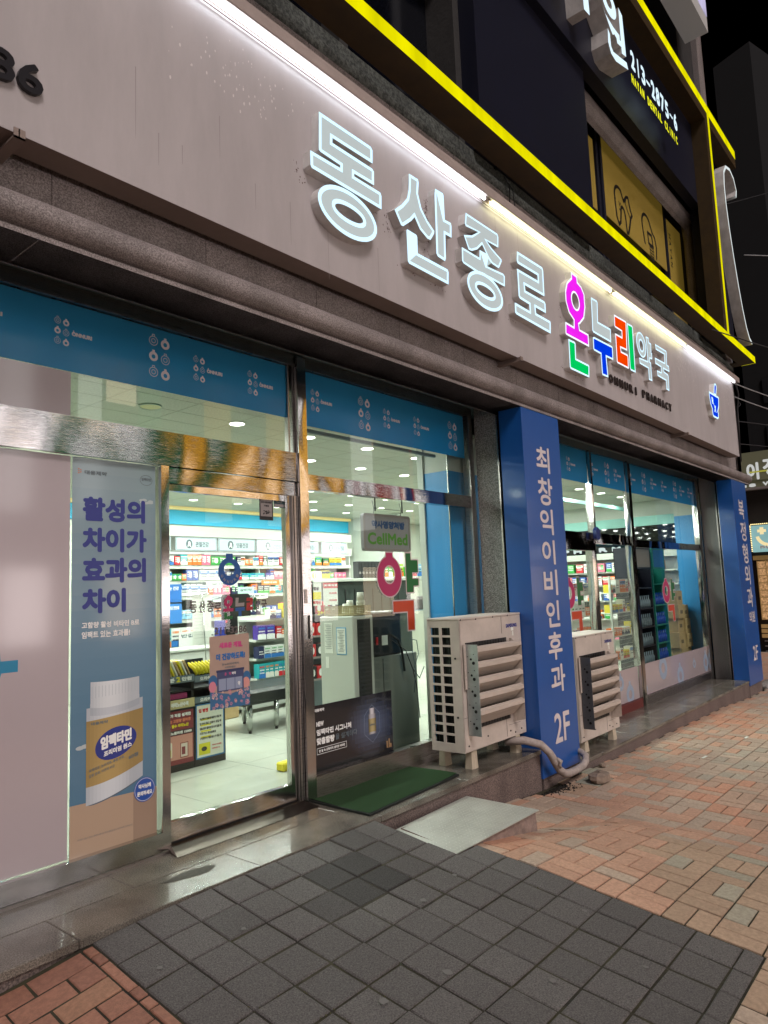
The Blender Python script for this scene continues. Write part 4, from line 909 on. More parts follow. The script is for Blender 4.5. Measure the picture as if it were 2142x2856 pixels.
for k in range(240):
    x = random.gauss(5.98, .13); y = -.70-abs(random.gauss(0, .07)); s_ = random.uniform(.004, .016); z = H(x, y)-.006
    mb.add([(x-s_, y-s_*.7, z), (x+s_, y-s_, z), (x+s_*.6, y+s_, z), (x, y, z+s_*1.2)], [(0, 1, 3), (1, 2, 3), (2, 0, 3)])
mb.build('rubble', 'soil', None, kind='stuff', label='dark crumbled soil in the hole under the blue pillar', cat='rubble')
for k, (x, y, z, a) in enumerate([(9.4, -1.45, 0, .3), (8.1, -1.35, 0, 1.2)]):
    zz = H(x, y)+.006; MB().add([(x-.06, y-.02, zz), (x+.06, y-.03, zz), (x+.055, y-.005, zz+.004), (x-.06, y+.005, zz+.003)], [(0, 1, 2, 3)]).build('paper_scrap', 'paper', None, label=['white paper scrap on the bricks near the far step', 'small pale scrap on the bricks right of the stone'][k], cat='litter')
# entrance mat
mb = MB(); c_ = [(3.625, -.03), (3.615, -.585), (4.735, -.515), (4.726, -.0)]
nx, ny = 40, 20; vs = []
for i in range(nx+1):
    for j in range(ny+1):
        u, v = i/nx, j/ny; x = (c_[0][0]*(1-v)+c_[1][0]*v)*(1-u)+(c_[3][0]*(1-v)+c_[2][0]*v)*u; y = (c_[0][1]*(1-v)+c_[1][1]*v)*(1-u)+(c_[3][1]*(1-v)+c_[2][1]*v)*u
        vs.append((x, y, .020+.004*math.sin(x*9)*math.sin(y*7+1)+.012*max(0, u-.85)*6*v*.3))
mb.add(vs, [(i*(ny+1)+j, i*(ny+1)+j+1, (i+1)*(ny+1)+j+1, (i+1)*(ny+1)+j) for i in range(nx) for j in range(ny)], None, True)
gm = thing('doormat', (4.1, -.3, 0), 'green artificial turf doormat on the granite step under the window', 'doormat'); mb.build('turf', 'mat_green', gm)
rs = [(c_[0][0]-.012, c_[0][1]+.01), (c_[1][0]-.012, c_[1][1]-.012), (c_[2][0]+.012, c_[2][1]-.012), (c_[3][0]+.012, c_[3][1]+.01)]
MB().add([(a, b, .002) for a, b in rs]+[(a, b, .0155) for a, b in rs], [(0, 1, 5, 4), (1, 2, 6, 5), (2, 3, 7, 6), (3, 0, 4, 7), (4, 5, 6, 7)]).build('rubber_backing', 'rubber', gm)
# checker plate ramp
rp = thing('ramp', (4.1, -.97, -.2), 'small ramp of pale checker plate on a rough concrete block by the step', 'ramp')
c_ = [(3.74, -.70), (3.585, -1.275), (4.61, -1.285), (4.62, -.672)]; zt = -.098
MB().add([(a, b, zt) for a, b in c_]+[(a, b, zt-.006) for a, b in c_], [(0, 1, 2, 3), (0, 4, 5, 1), (1, 5, 6, 2), (2, 6, 7, 3), (3, 7, 4, 0)]).build('plate', 'plate_alu', rp)
mb = MB(); 
for i in range(30):
    for j in range(18):
        u, v = (i+.5)/30, (j+.5)/18; x = (c_[0][0]*(1-v)+c_[1][0]*v)*(1-u)+(c_[3][0]*(1-v)+c_[2][0]*v)*u; y = (c_[0][1]*(1-v)+c_[1][1]*v)*(1-u)+(c_[3][1]*(1-v)+c_[2][1]*v)*u
        sg = 1 if (i//2+j//2) % 2 else -1; d = Vector((.011, .011*sg, 0)); e = Vector((-.0022*sg, .0022, 0)); p = Vector((x, y, zt+.0006))
        mb.add([p-d, p+e, p+d, p-e, p+Vector((0, 0, .0018))], [(0, 3, 4), (3, 2, 4), (2, 1, 4), (1, 0, 4)])
mb.build('tread', 'plate_tread', rp)
bl = [(3.76, -.72), (3.66, -1.245), (4.60, -1.262), (4.60, -.69)]
MB().add([(a, b, zt-.0065) for a, b in bl]+[(a+random.uniform(-.01, .01), b-.01, H(a, b)-.04) for a, b in bl], [(0, 4, 5, 1), (1, 5, 6, 2), (2, 6, 7, 3), (3, 7, 4, 0)]).build('concrete_block', 'concrete_pink', rp)

# ================================================================== POSTERS AND STICKERS ON THE GLASS
def hexes(*a): return [hx(q) for q in a]
def tri_grad(mb, x0, x1, z0, z1, c0, c1, plane, off, n=12, horiz=False):
    for k in range(n):
        t = (k+.5)/n; c = tuple(c0[i]*(1-t)+c1[i]*t for i in range(3))
        r = rect(x0+(x1-x0)*k/n, z0, x0+(x1-x0)*(k+1)/n, z1) if horiz else rect(x0, z0+(z1-z0)*k/n, x1, z0+(z1-z0)*(k+1)/n)
        mb.add([plane(a, b, off) for a, b in r], [(0, 1, 2, 3)], c)
P1 = thing('vitamin_poster', (2.14, 0, .13), 'tall blue poster with a white vitamin bottle on sand and large violet Korean words', 'poster')
pl = PY(-.004); mb = MB()
tri_grad(mb, 1.885, 2.405, .12, 1.25, hx('#4f7590'), hx('#63869c'), pl, 0); tri_grad(mb, 1.885, 2.405, 1.25, 2.285, hx('#63869c'), hx('#93a6aa'), pl, 0)
def cl(x, z, s):  # soft printed clouds
    for k in range(9): mb.poly([ellipse(x+random.uniform(-1, 1)*s, z+random.uniform(-.3, .3)*s, s*.5, s*.22, 14)], pl, .0003+k*.0001, hx('#b7c1c2'))
cl(1.965, .68, .05); cl(2.345, 2.06, .035)
mb.poly([[(1.885, .12), (2.405, .12), (2.405, .385), (2.26, .385), (1.885, .395)]], pl, .0016, hx('#b39a83')); mb.poly([[(2.255, .12), (2.405, .12), (2.405, .38), (2.255, .375)]], pl, .0019, hx('#9c8471'))
mb.build('sheet', 'print_gloss', P1)
mb = MB(); c0 = 2.145; pl0 = pl
pl = lambda a, b, d: pl0(a, b+(a-c0)*.27*(1-min(1, max(0, (b-.4)/.63))), d)
def bot(zs, w, c1, c2, o):   # shaded white bottle body strips as printed
    n = 16
    for k in range(n):
        t = (k+.5)/n; sh = .55+.45*math.sin(PI*min(1, t*1.25)); c = tuple(c1[i]*sh+c2[i]*(1-sh) for i in range(3))
        lo, hi = zs; a, b = -w+2*w*k/n, -w+2*w*(k+1)/n
        f_ = lambda u: -.018*(1-(u/w)**2)
        mb.add([pl(c0+a, lo+f_(a), o), pl(c0+b, lo+f_(b), o), pl(c0+b, hi+f_(b)*.3, o), pl(c0+a, hi+f_(a)*.3, o)], [(0, 1, 2, 3)], c)
W_, G_ = hx('#d3d8dc'), hx('#6f7b88')
bot((.42, .90), .170, W_, G_, .0022); bot((.86, .92), .150, hx('#c6ccd2'), G_, .0024); bot((.90, 1.03), .148, hx('#dde2e4'), hx('#7c8893'), .0026)
for k in range(14): mb.poly([rect(c0-.14+k*.02, .945, c0-.138+k*.02, 1.005)], pl, .0029, hx('#a9b3bb'))
bot((.51, .835), .171, hx('#b59a62'), hx('#6f5d38'), .0030)
mb.poly([ellipse(c0+.005, .680, .125, .085, 32)], pl, .0034, hx('#2c3a86'))
mb.poly([ellipse(c0, .425, .165, .03, 28)], pl, .0021, hx('#5f6a76'))
mb.build('bottle_picture', 'print_gloss', P1); plt = pl; pl = pl0
mb = MB()
for s_, bx in (('활성의', (1.945, 1.925, 2.335, 2.065)), ('차이가', (1.945, 1.75, 2.345, 1.89)), ('효과의', (1.945, 1.575, 2.34, 1.72)), ('차이', (1.945, 1.405, 2.21, 1.545))): text(mb, s_, pl, bx, .001, .0075)
mb.build('headline', 'ink_navy', P1)
mb = MB(); text(mb, '고함량 활성 비타민 B로', pl, (1.945, 1.325, 2.295, 1.36), .001, .0012); text(mb, '임팩트 있는 효과를!', pl, (1.945, 1.27, 2.235, 1.308), .001, .0012)
text(mb, '임팩타민', plt, (c0-.09, .665, c0+.10, .735), .0038, .004); text(mb, '프리미엄 원스', plt, (c0-.07, .625, c0+.10, .655), .0038, .0015); mb.build('subtitle', 'ink_white', P1)
mb = MB(); text(mb, '대웅제약', pl, (1.955, 2.19, 2.09, 2.215), .001, .0012); text(mb, '임팩타민', pl, (2.31, 2.185, 2.375, 2.205), .001, .001); mb.poly([ellipse(2.342, 2.19, .042, .032, 24), ellipse(2.342, 2.19, .039, .029, 24)], pl, .001)
text(mb, '육체피로, 눈의피로, 통증 완화,', plt, (1.99, .575, 2.20, .592), .0034, .0003); text(mb, '입병 완화, 아연의 보급', plt, (1.99, .548, 2.14, .565), .0034, .0003); text(mb, '60정', plt, (2.225, .553, 2.285, .578), .0034, .001); text(mb, '대웅제약', pl, (2.0, .795, 2.10, .812), .0034, .0008)
text(mb, '부작용이 있을 수 있으니 첨부된 사용 상의 주의사항을 잘 읽고, 의사·약사와 상의하십시오', pl, (1.93, .205, 2.25, .215), .0022); mb.build('small_print', 'ink_grey', P1)
mb = MB()
for k in range(5): mb.poly([ellipse(1.925+.012*(k % 2)-.004, 2.195+.006*k, .006, .003, 8)], pl, .001+k*.0001)
mb.build('emblem', mat('ink_orange', '#c4704f', .4), P1)
mb = MB().poly([ellipse(2.325, .385, .068, .068, 36)], pl, .005); bd = mb.build('badge', mat('badge_blue', '#2b509e', .3), P1)
mb = MB(); mb.poly([ellipse(2.325, .385, .063, .063, 36), ellipse(2.325, .385, .061, .061, 36)], pl, .0055); text(mb, '약사님께', pl, (2.285, .392, 2.365, .418), .0055, .0012); text(mb, '문의하세요', pl, (2.277, .352, 2.373, .378), .0055, .0012); mb.build('badge_text', 'ink_white', bd)
# door stickers
DS = thing('door_emblem', (2.96, 0, 1.54), 'round blue ring emblem sticker on the sliding door glass', 'sticker'); pl = PY(-.001)
MB().poly([[(2.932, 1.755), (2.932, 1.72)]+ellipse(2.96, 1.635, .092, .093, 40, PI*.60, PI*2.40)+[(2.988, 1.72), (2.988, 1.755)], ellipse(2.957, 1.65, .043, .043, 28)], pl).build('ring', 'blue_film2', DS)
mb = MB()
for k, ch in enumerate('ONNURI'):
    a = math.radians(205+k*26); ca, sa = math.cos(a), math.sin(a); cx, cz = 2.96+.068*ca, 1.635+.068*sa; t = (-sa, ca); r = (-ca, -sa)
    q = (lambda cx, cz, t, r: lambda u, v, d: (cx+t[0]*u+r[0]*v, -.001-d, cz+t[1]*u+r[1]*v))(cx, cz, t, r)
    text(mb, ch, q, (-.009, -.010, .009, .010), .0006, .0008)
mb.build('lettering', 'ink_grey2', DS)
NS = thing('door_name_sticker', (2.96, 0, 1.22), 'shop name and phone number lettering stuck across the sliding door', 'sticker')
mb = MB()
for s_, bx in (('동', (2.645, 1.375, 2.70, 1.45)), ('산', (2.715, 1.375, 2.765, 1.45)), ('종', (2.775, 1.375, 2.83, 1.45)), ('로', (2.835, 1.375, 2.89, 1.435)), ('약', (3.165, 1.375, 3.215, 1.44)), ('국', (3.225, 1.37, 3.275, 1.44))): text(mb, s_, pl, bx, 0, .0022)
text(mb, '211-3286', pl, (2.83, 1.228, 3.095, 1.275), 0, .0025); mb.build('lettering', mat('sticker_brown', '#5f5452', .5), NS)
def mini(lt, x0, z0, k, name, m, par):
    # small copy of the sign's own coloured letters
    mb = MB()
    for key, hole in lt:
        lp = [(x0+(x-6.55)*k[0], z0+(z-3.62)*k[1]) for x, z in LT[key]]; ho = [[(x0+(x-6.55)*k[0], z0+(z-3.62)*k[1]) for x, z in E_(hole, 20)]] if hole else []
        mb.poly([lp]+ho, pl, 0)
    mb.build(name, m, par)
K_ = (.146, .145)
mini([('on1', 'on_i')], 2.90, 1.32, K_, 'letter', 'magenta_film', NS); mini([('on2', None), ('ri2', None)], 2.90, 1.32, K_, 'letter', 'green_film', NS); mini([('nu2', None)], 2.90, 1.32, K_, 'letter', 'blue_film2', NS); mini([('ri1', None)], 2.90, 1.32, K_, 'letter', mat('red_film', '#9c1c20', .4), NS); mini([('nu1', None)], 2.90, 1.32, K_, 'letter', 'ink_grey2', NS)
DP = thing('door_poster', (2.95, 0, .76), 'beige season poster with a drawn shop front and blossoms on the sliding door', 'poster'); pl = PY(-.003)
mb = MB(); mb.poly([[(2.79, .758), (3.11, .75), (3.11, 1.222), (2.79, 1.218)]], pl, 0, hx('#a98f80'))
mb.poly([[(2.79, .758), (3.11, .75), (3.11, .87), (2.95, .84), (2.79, .87)]], pl, .0004, hx('#33638c')); mb.poly([ellipse(2.815, .93, .035, .045, 14)], pl, .0005, hx('#2c5f8c')); mb.poly([ellipse(3.085, .93, .035, .045, 14)], pl, .0005, hx('#2c5f8c')); mb.poly([ellipse(2.81, .90, .028, .035, 14)], pl, .0007, hx('#c77a8a'))
mb.poly([ellipse(3.08, .90, .03, .035, 14)], pl, .0007, hx('#cf9088'))
mb.poly([rect(2.845, .86, 3.06, 1.0)], pl, .0008, hx('#3d4468')); mb.poly([rect(2.84, .985, 3.065, 1.0)], pl, .0010, hx('#2c3256')); mb.poly([rect(2.855, .868, 3.05, .945)], pl, .0010, hx('#4b5676'))
for a, b in ((2.858, 2.915), (2.92, 2.985), (2.99, 3.047)): mb.poly([rect(a, .87, b, .943)], pl, .0012, hx('#8a94ac'))
for k in range(46):
    x = random.uniform(2.80, 3.10); z = random.uniform(.762, .86)-.00; cc = random.choice([hx('#c98a92'), hx('#d9a79c'), hx('#b97f95'), hx('#d8b6a6')]); r = random.uniform(.004, .009)
    for j in range(5): mb.poly([ellipse(x+r*math.cos(j*1.257), z+r*math.sin(j*1.257), r*.55, r*.55, 6)], pl, .0014+.00005*j+.0003*(k % 3), cc)
mb.build('sheet', 'print', DP)
mb = MB(); text(mb, '새로운 계절,', pl, (2.865, 1.135, 3.055, 1.175), .0012, .0028); text(mb, '온', pl, (2.905, .962, 2.92, .98), .0014, .001); text(mb, '리', pl, (2.94, .962, 2.955, .98), .0014, .001); mb.build('headline', 'ink_pink', DP)
mb = MB(); text(mb, '더 건강하도록!', pl, (2.84, 1.06, 3.075, 1.105), .0012, .0028); mb.build('headline', 'ink_blue', DP)
mb = MB(); text(mb, '온누리약국에서', pl, (2.885, 1.025, 3.02, 1.042), .0012, .0004); text(mb, '시작하세요!', pl, (2.905, 1.005, 2.995, 1.02), .0012, .0004); mb.build('small_print', 'ink_grey', DP)
mb = MB(); text(mb, '약국', pl, (2.962, .962, 2.995, .98), .0014, .0008); text(mb, '약', pl, (3.01, .885, 3.03, .915), .0018, .001); mb.build('small_print', 'ink_white', DP)
pl = PY(-.001)
G1 = thing('payment_sticker', (3.285, 0, 2.0), 'dark edged portrait sticker with a grey centre at the top of the door glass', 'sticker')
MB().poly([rect(3.225, 1.995, 3.350, 2.165)], pl).build('sheet', 'ink_black', G1); MB().poly([rect(3.236, 2.022, 3.34, 2.155)], pl, .0006).build('panel', 'ink_grey2', G1)
mb = MB(); text(mb, '전주사랑상품권', pl, (3.24, 2.115, 3.335, 2.128), .0012, .001); text(mb, '가맹점', pl, (3.265, 2.09, 3.31, 2.105), .0012, .001)
for k in range(14): mb.poly([ellipse(3.288+random.uniform(-.03, .03), 2.05+random.uniform(-.012, .012), .008, .004, 6)], pl, .0012+.0001*k)
mb.build('small_print', 'ink_black', G1)
G2 = thing('award_sticker', (3.41, 0, 2.09), 'small dark teal square sticker beside the portrait one on the door glass', 'sticker')
MB().poly([rect(3.36, 2.092, 3.455, 2.165)], pl).build('sheet', mat('sticker_teal', '#173b40', .5), G2); mb = MB().poly([rect(3.364, 2.097, 3.451, 2.117)], pl, .0006); mb.poly([[(3.375, 2.15), (3.42, 2.158), (3.44, 2.14), (3.43, 2.125), (3.39, 2.13)], [(3.379, 2.147), (3.418, 2.154), (3.435, 2.139), (3.428, 2.128), (3.392, 2.133)]], pl, .0006); mb.build('drawing', 'ink_grey2', G2)
# black signature poster in the middle window
BP = thing('advert_poster', (4.12, 0, .17), 'black glossy poster with a glowing gold labelled bottle low in the window', 'poster'); pl = PY(-.004)
mb = MB(); n1, n2 = 28, 14; vs = []
for i in range(n1):
    for j in range(n2):
        x0 = 3.665+.915*i/n1; x1 = 3.665+.915*(i+1)/n1; z0 = .162+.49*j/n2; z1 = .162+.49*(j+1)/n2; d = math.hypot(((x0+x1)/2-4.33)/.34, ((z0+z1)/2-.42)/.25); g = max(0, 1-d)**1.3
        mb.add([pl(x0, z0, 0), pl(x1, z0, 0), pl(x1, z1, 0), pl(x0, z1, 0)], [(0, 1, 2, 3)], (.008+.10*g, .009+.13*g, .013+.22*g))
for k in range(40): mb.poly([rect(4.505+random.uniform(0, .03), .28+k*.006, 4.52+random.uniform(0, .03), .2825+k*.006)], pl, .0006, hx('#3a4660'))
def seg(a, b, wd, c): 
    for q in stroke([a, b], wd): mb.poly([q], pl, .0008+random.random()*.0002, c)
hp = [(4.33+.105*math.cos(math.radians(30+60*k)), .425+.145*math.sin(math.radians(30+60*k))) for k in range(6)]
for k in range(6): seg(hp[k], hp[(k+1) % 6], .0015, hx('#8fa0c0'))
for k in range(12):
    t = (k+.5)/12; sh = math.sin(PI*t)
    mb.poly([rect(4.285+.09*k/12, .345, 4.285+.09*(k+1)/12, .50)], pl, .0012, (.45*sh+.05, .43*sh+.05, .45*sh+.06)); mb.poly([rect(4.298+.064*k/12, .50, 4.298+.064*(k+1)/12, .545)], pl, .0013, (.6*sh+.05, .58*sh+.05, .6*sh+.06))
    mb.poly([rect(4.284+.092*k/12, .362, 4.284+.092*(k+1)/12, .465)], pl, .0016, (.42*sh+.05, .34*sh+.04, .16*sh+.02))
for x, h in ((4.495, .055), (4.52, .07), (4.54, .03)): mb.poly([rect(x, .205, x+.017, .205+h)], pl, .0012, hx('#9a7a58'))
mb.poly([rect(3.69, .655, 3.70, .66)], pl, .001, hx('#c4704f'))
mb.build('sheet', 'print_gloss', BP)
mb = MB(); text(mb, 'NEW', pl, (3.715, .50, 3.79, .535), .001, .002); text(mb, '임팩타민 시그니처', pl, (3.715, .435, 4.085, .48), .001, .0022); text(mb, '맞춤함량', pl, (3.715, .37, 3.90, .42), .001, .0028); text(mb, '한 알 속 균형까지 생각한 비타민', pl, (3.735, .315, 4.01, .335), .001, .0008)
mb.poly([rect(3.715, .302, 4.03, .347), rect(3.718, .305, 4.027, .344)], pl, .001); text(mb, '대웅제약', pl, (3.70, .605, 3.80, .628), .001, .001); mb.build('headline', 'ink_white', BP)
mb = MB(); text(mb, '을 설계하다', pl, (3.91, .375, 4.15, .418), .001, .0005); text(mb, '(임팩타민)', pl, (4.298, .405, 4.363, .425), .0022, .0006); mb.build('small_print', 'ink_grey', BP)
# vertical shop letters on the windows
def yak_sticker(dx, dz, sx, label):
    Y = thing('window_letters', (4.75+dx, 0, 1.1+dz), label, 'sticker', 'coloured letter stickers on the windows'); plane = lambda a, b, d: (4.6+(a-4.6)*sx+dx, -.001-d, b+dz)
    o = [(4.572, 1.795), (4.572, 1.755)]+ellipse(4.622, 1.585, .168, .178, 44, PI*.62, PI*2.38)+[(4.680, 1.755), (4.680, 1.795)]; i_ = ellipse(4.622, 1.60, .066, .069, 28)
    def two(lp, holes, m, nm):
        MB().poly([lp]+holes, plane, 0).build(nm+'_border', 'film_edge', Y); MB().poly([inset(lp, .011)]+[inset(h, -.011) if True else h for h in holes], plane, .0006).build(nm, m, Y)
    two(o, [i_], 'magenta_film', 'ring_letter')
    two([(4.838, 1.435), (4.955, 1.435), (4.955, 1.49), (5.03, 1.49), (5.03, 1.572), (4.945, 1.572), (4.945, 1.607), (5.028, 1.607), (5.028, 1.735), (4.93, 1.735), (4.93, 1.795), (4.838, 1.795)], [], 'green_film', 'vowel_letter')
    two([(4.838, 1.112), (4.948, 1.112), (4.948, 1.385), (4.645, 1.385), (4.645, 1.272), (4.838, 1.272)], [], 'orange_film', 'final_letter')
yak_sticker(0, 0, 1, 'magenta ring, green and orange letters on the window left of the blue pillar')
yak_sticker(3.36, -.25, .98, 'magenta, green and orange letters half hidden behind the blue pillar')
yak_sticker(6.75, -.31, 1.0, 'magenta, green and orange letters on the far right window')
# hanging sign
HS = thing('hanging_sign', (4.74, .12, 1.8), 'grey rounded plastic sign hanging on chains inside the middle window', 'sign'); yh = .10
def rrect(x0, z0, x1, z1, r, n=6):
    o = []
    for cx, cz, a in ((x1-r, z0+r, -PI/2), (x1-r, z1-r, 0), (x0+r, z1-r, PI/2), (x0+r, z0+r, PI)):
        for k in range(n+1): o.append((cx+r*math.cos(a+PI/2*k/n), cz+r*math.sin(a+PI/2*k/n)))
    return o
MB().poly([rrect(4.425, 1.805, 5.06, 2.125, .03)], PY(yh), 0, None, .03).build('board', mat('sign_grey', '#8d8a8e', .45), HS); MB().poly([rrect(4.425, 1.805, 5.06, 2.125, .03), rrect(4.445, 1.825, 5.04, 2.105, .025)], PY(yh), .004, None, .004).build('rim', 'ink_grey2', HS)
mb = MB(); text(mb, '약사영양처방', PY(yh), (4.53, 2.0, 4.98, 2.07), .001, .005); mb.build('lettering', mat('sign_blue', '#1b4676', .4), HS)
mb = MB(); text(mb, 'CellMed', PY(yh), (4.475, 1.86, 5.015, 1.965), .001, .005); mb.build('lettering', mat('sign_green', '#4f8a2c', .4), HS)
mb = MB()
for x in (4.56, 4.93): mb.tube([(x, yh, 2.12), (x+.01, yh, 2.17), (x, yh+.01, 2.24)], .003, 5); mb.box((x+.02, yh, 2.15), (x+.035, yh+.003, 2.30))
mb.tube([(4.57, yh, 2.175), (4.93, yh, 2.17)], .0025, 5); mb.build('chain', 'ink_black', HS)
# opening hours card and reader in window
RD = thing('card_reader', (3.73, .03, 1.33), 'tall dark access reader behind the glass next to the steel post', 'reader'); MB().bbox((3.675, .015, 1.32), (3.745, .04, 1.56), .006).build('body', mat('reader_brown', '#241b20', .3), RD); MB().box((3.69, .012, 1.40), (3.735, .0155, 1.50)).build('screen', 'black_gap', RD); MB().box((3.69, .012, 1.538), (3.73, .0155, 1.545)).build('status_lamp', glow('status', (1, .9, .9), 1.2), RD)

# ================================================================== INTERIOR
CZ = 3.0
mb = MB().box((XL, .06, -.02), (13.9, 6.5, 0)); mb.build('floor', 'in_floor', None, kind='structure')
mb = MB()
for k in range(12): mb.box((-.4+k*.9*1.0, .06, 0), (-.396+k*.9, 6.4, .0012))
for k in range(7): mb.box((XL, .42+k*.9, 0), (13.5, .424+k*.9, .0012))
mb.build('floor_joints', 'in_floor_line', None, kind='structure')
MB().box((XL, .06, CZ), (13.9, 7.0, CZ+.03)).build('ceiling', 'in_ceiling', None, kind='structure')
mb = MB()
for k in range(24): mb.box((-.9+k*.6, .06, CZ-.0015), (-.896+k*.6, 6.4, CZ))
for k in range(20): mb.box((XL, .2+k*.3, CZ-.0015), (13.5, .203+k*.3, CZ))
mb.build('ceiling_joints', mat('ceil_joint', '#a5a898', .8), None, kind='structure')
R_ = thing('shop_interior', (6, 6.4, 0), 'bright shop room walls with a blue band and cream cove around the ceiling', 'room')
MB().box((XL, 6.42, 0), (13.9, 6.5, CZ)).box((XL-.05, .06, 0), (XL, 6.5, CZ)).build('wall', 'in_wall', R_)
MB().box((XL, 6.38, 2.70), (11, 6.419, 2.94)).build('blue_band', 'in_blue', R_); MB().box((XL, 6.30, 2.945), (11, 6.41, 2.995)).build('cove', mat('cove', '#e6cf8c', .6, emit=(1, .8, .4), es=.35), R_)
MB().box((11, 5.0, 0), (11.1, 6.42, 3)).box((9.1, 6.2, 2.2), (10.9, 6.41, 2.36)).build('partition', 'in_white', R_)
MB().box((9.05, 5.9, 0), (9.25, 6.4, 2.65)).build('blue_partition', mat('blue_part', '#1d5d8e', .5), R_)
# blue column near the middle window
MB().box((5.70, .10, 0), (6.3, .39, 2.62)).build('blue_column', 'in_bluecol', R_); MB().box((5.70, .10, 2.621), (6.3, .39, 3.0)).box((5.68, .39, 0), (6.3, .46, 3.0)).build('white_column', 'in_white', R_)
MB().box((5.69, .094, 0), (5.70, .104, 3.0)).build('column_trim', 'chrome', R_)
MB().box((13.50, .05, 0), (13.88, .47, 2.62)).build('blue_column', 'in_bluecol', R_); MB().box((13.50, .05, 2.621), (13.88, .47, 3.0)).build('wall', 'in_white', R_); MB().box((13.88, .47, 0), (13.9, 6.4, 3.0)).build('wall', 'in_white', R_)
MB().box((13.84, .47, 2.02), (13.86, 6.3, 2.52)).build('dark_fascia', mat('gloss_black', '#0c0e10', .03), R_)
MB().box((13.80, .47, 2.52), (13.88, 6.3, 2.70)).build('teal_band', mat('pale_teal', '#7fb5ac', .4), R_); MB().box((13.6, .47, 1.90), (13.88, 6.3, 2.02)).build('canopy', 'in_white', R_)
mb = MB(); spaced(mb, 'PLUS PHARM', PX(13.83), (-4.3, 2.06, -1.65, 2.15), .012); mb.build('lettering', glow('fascia_text', (.9, .95, 1), 1.0), R_)
MB().box((9.0, 1.3, 2.80), (13.45, 1.35, 2.86)).build('glass_rail', 'pale_teal', R_)
# downlights
dl = None; nd = 0
RN = ['first', 'second', 'third', 'fourth', 'fifth', 'sixth', 'seventh', 'eighth', 'ninth', 'tenth', 'eleventh', 'twelfth', 'thirteenth', 'fourteenth', 'fifteenth', 'sixteenth', 'seventeenth', 'eighteenth', 'nineteenth', 'twentieth']
DLX = [1.30, 2.17]+[3.93+.875*i for i in range(11)]
for j in range(6):
    for i, x in enumerate(DLX):
        y = 1.12+.885*j
        if (j == 0 and i < 2): continue
        if dl is None:
            dl = thing('downlight', (x, y, CZ), '', 'ceiling light', 'round downlights in the shop ceiling')
            MB().cyl((x, y, CZ-.006), (x, y, CZ-.0005), .082, 24).build('rim', 'in_white', dl); MB().cyl((x, y, CZ-.009), (x, y, CZ-.0062), .066, 24).build('disc', 'lamp_disc', dl)
            L_ = bpy.data.lights.new('downlight_lamp', 'AREA'); L_.shape = 'DISK'; L_.size = .12; L_.energy = 15.5; L_.color = (.96, 1.0, .95)
            lo = bpy.data.objects.new('lamp', L_); col.objects.link(lo); lo.parent = dl; lo.location = (0, 0, -.012)
            o = dl
        else: o = copy_tree(dl); o.location = (x, y, CZ)
        o['label'] = f'round white downlight, {RN[i]} from the left in the {RN[j]} ceiling row behind the glass'
        nd += 1
gr = thing('ceiling_speaker', (3.05, 1.09, CZ), 'round unlit ceiling speaker grille seen above the left door panel', 'speaker'); MB().cyl((3.05, 1.09, CZ-.01), (3.05, 1.09, CZ-.0005), .085, 28).build('grille', 'in_cream', gr); MB().tube([(3.05+.085*math.cos(a*PI/12), 1.09+.085*math.sin(a*PI/12), CZ-.008) for a in range(25)], .006, 6).build('rim', 'in_white', gr)
av = thing('air_vent', (6.2, 3.4, CZ), 'square four way ceiling air vent in the shop', 'vent'); MB().box((5.8, 3.0, CZ-.02), (6.6, 3.8, CZ-.001)).build('panel', 'in_white', av)
mb = MB()
for k in range(9): mb.box((5.95, 3.15+k*.06, CZ-.024), (6.45, 3.17+k*.06, CZ-.0205))
mb.build('louvre', 'ink_grey2', av)

# ---- shelving along y=4.5 (deck fronts) ; level heights
LV = [1.92, 1.71, 1.50, 1.19, .83, .38]; SX = (5.0, 9.0); SY = 4.5
SH = thing('wall_shelving', (7, 4.7, 0), 'long white shelving unit full of medicine boxes behind the sliding door', 'shelving')
mb = MB().box((SX[0], SY+.33, 0), (SX[1], SY+.36, 2.42)); mb.build('back_panel', 'shelf_back', SH)
for z in LV: MB().bbox((SX[0], SY-.01, z-.055), (SX[1], SY+.33, z), .004).build('shelf_board', 'shelf', SH)
MB().box((SX[0], SY+.02, 0), (SX[1], SY+.32, .10)).build('plinth', 'shelf', SH)
for k in range(5): MB().box((SX[0]+k*1.0-.01, SY+.02, .1), (SX[0]+k*1.0+.01, SY+.33, 2.1)).build('upright', 'shelf', SH)
MB().box((SX[0], SY-.04, 2.31), (SX[1], SY+.33, 2.44)).build('fascia', 'in_white', SH); MB().box((SX[0], SY-.02, 2.08), (SX[1], SY+.2, 2.10)).build('light_shelf', 'lamp_strip' if 'lamp_strip' in M else glow('lamp_strip', (.95, 1, .95), 1.3), SH)
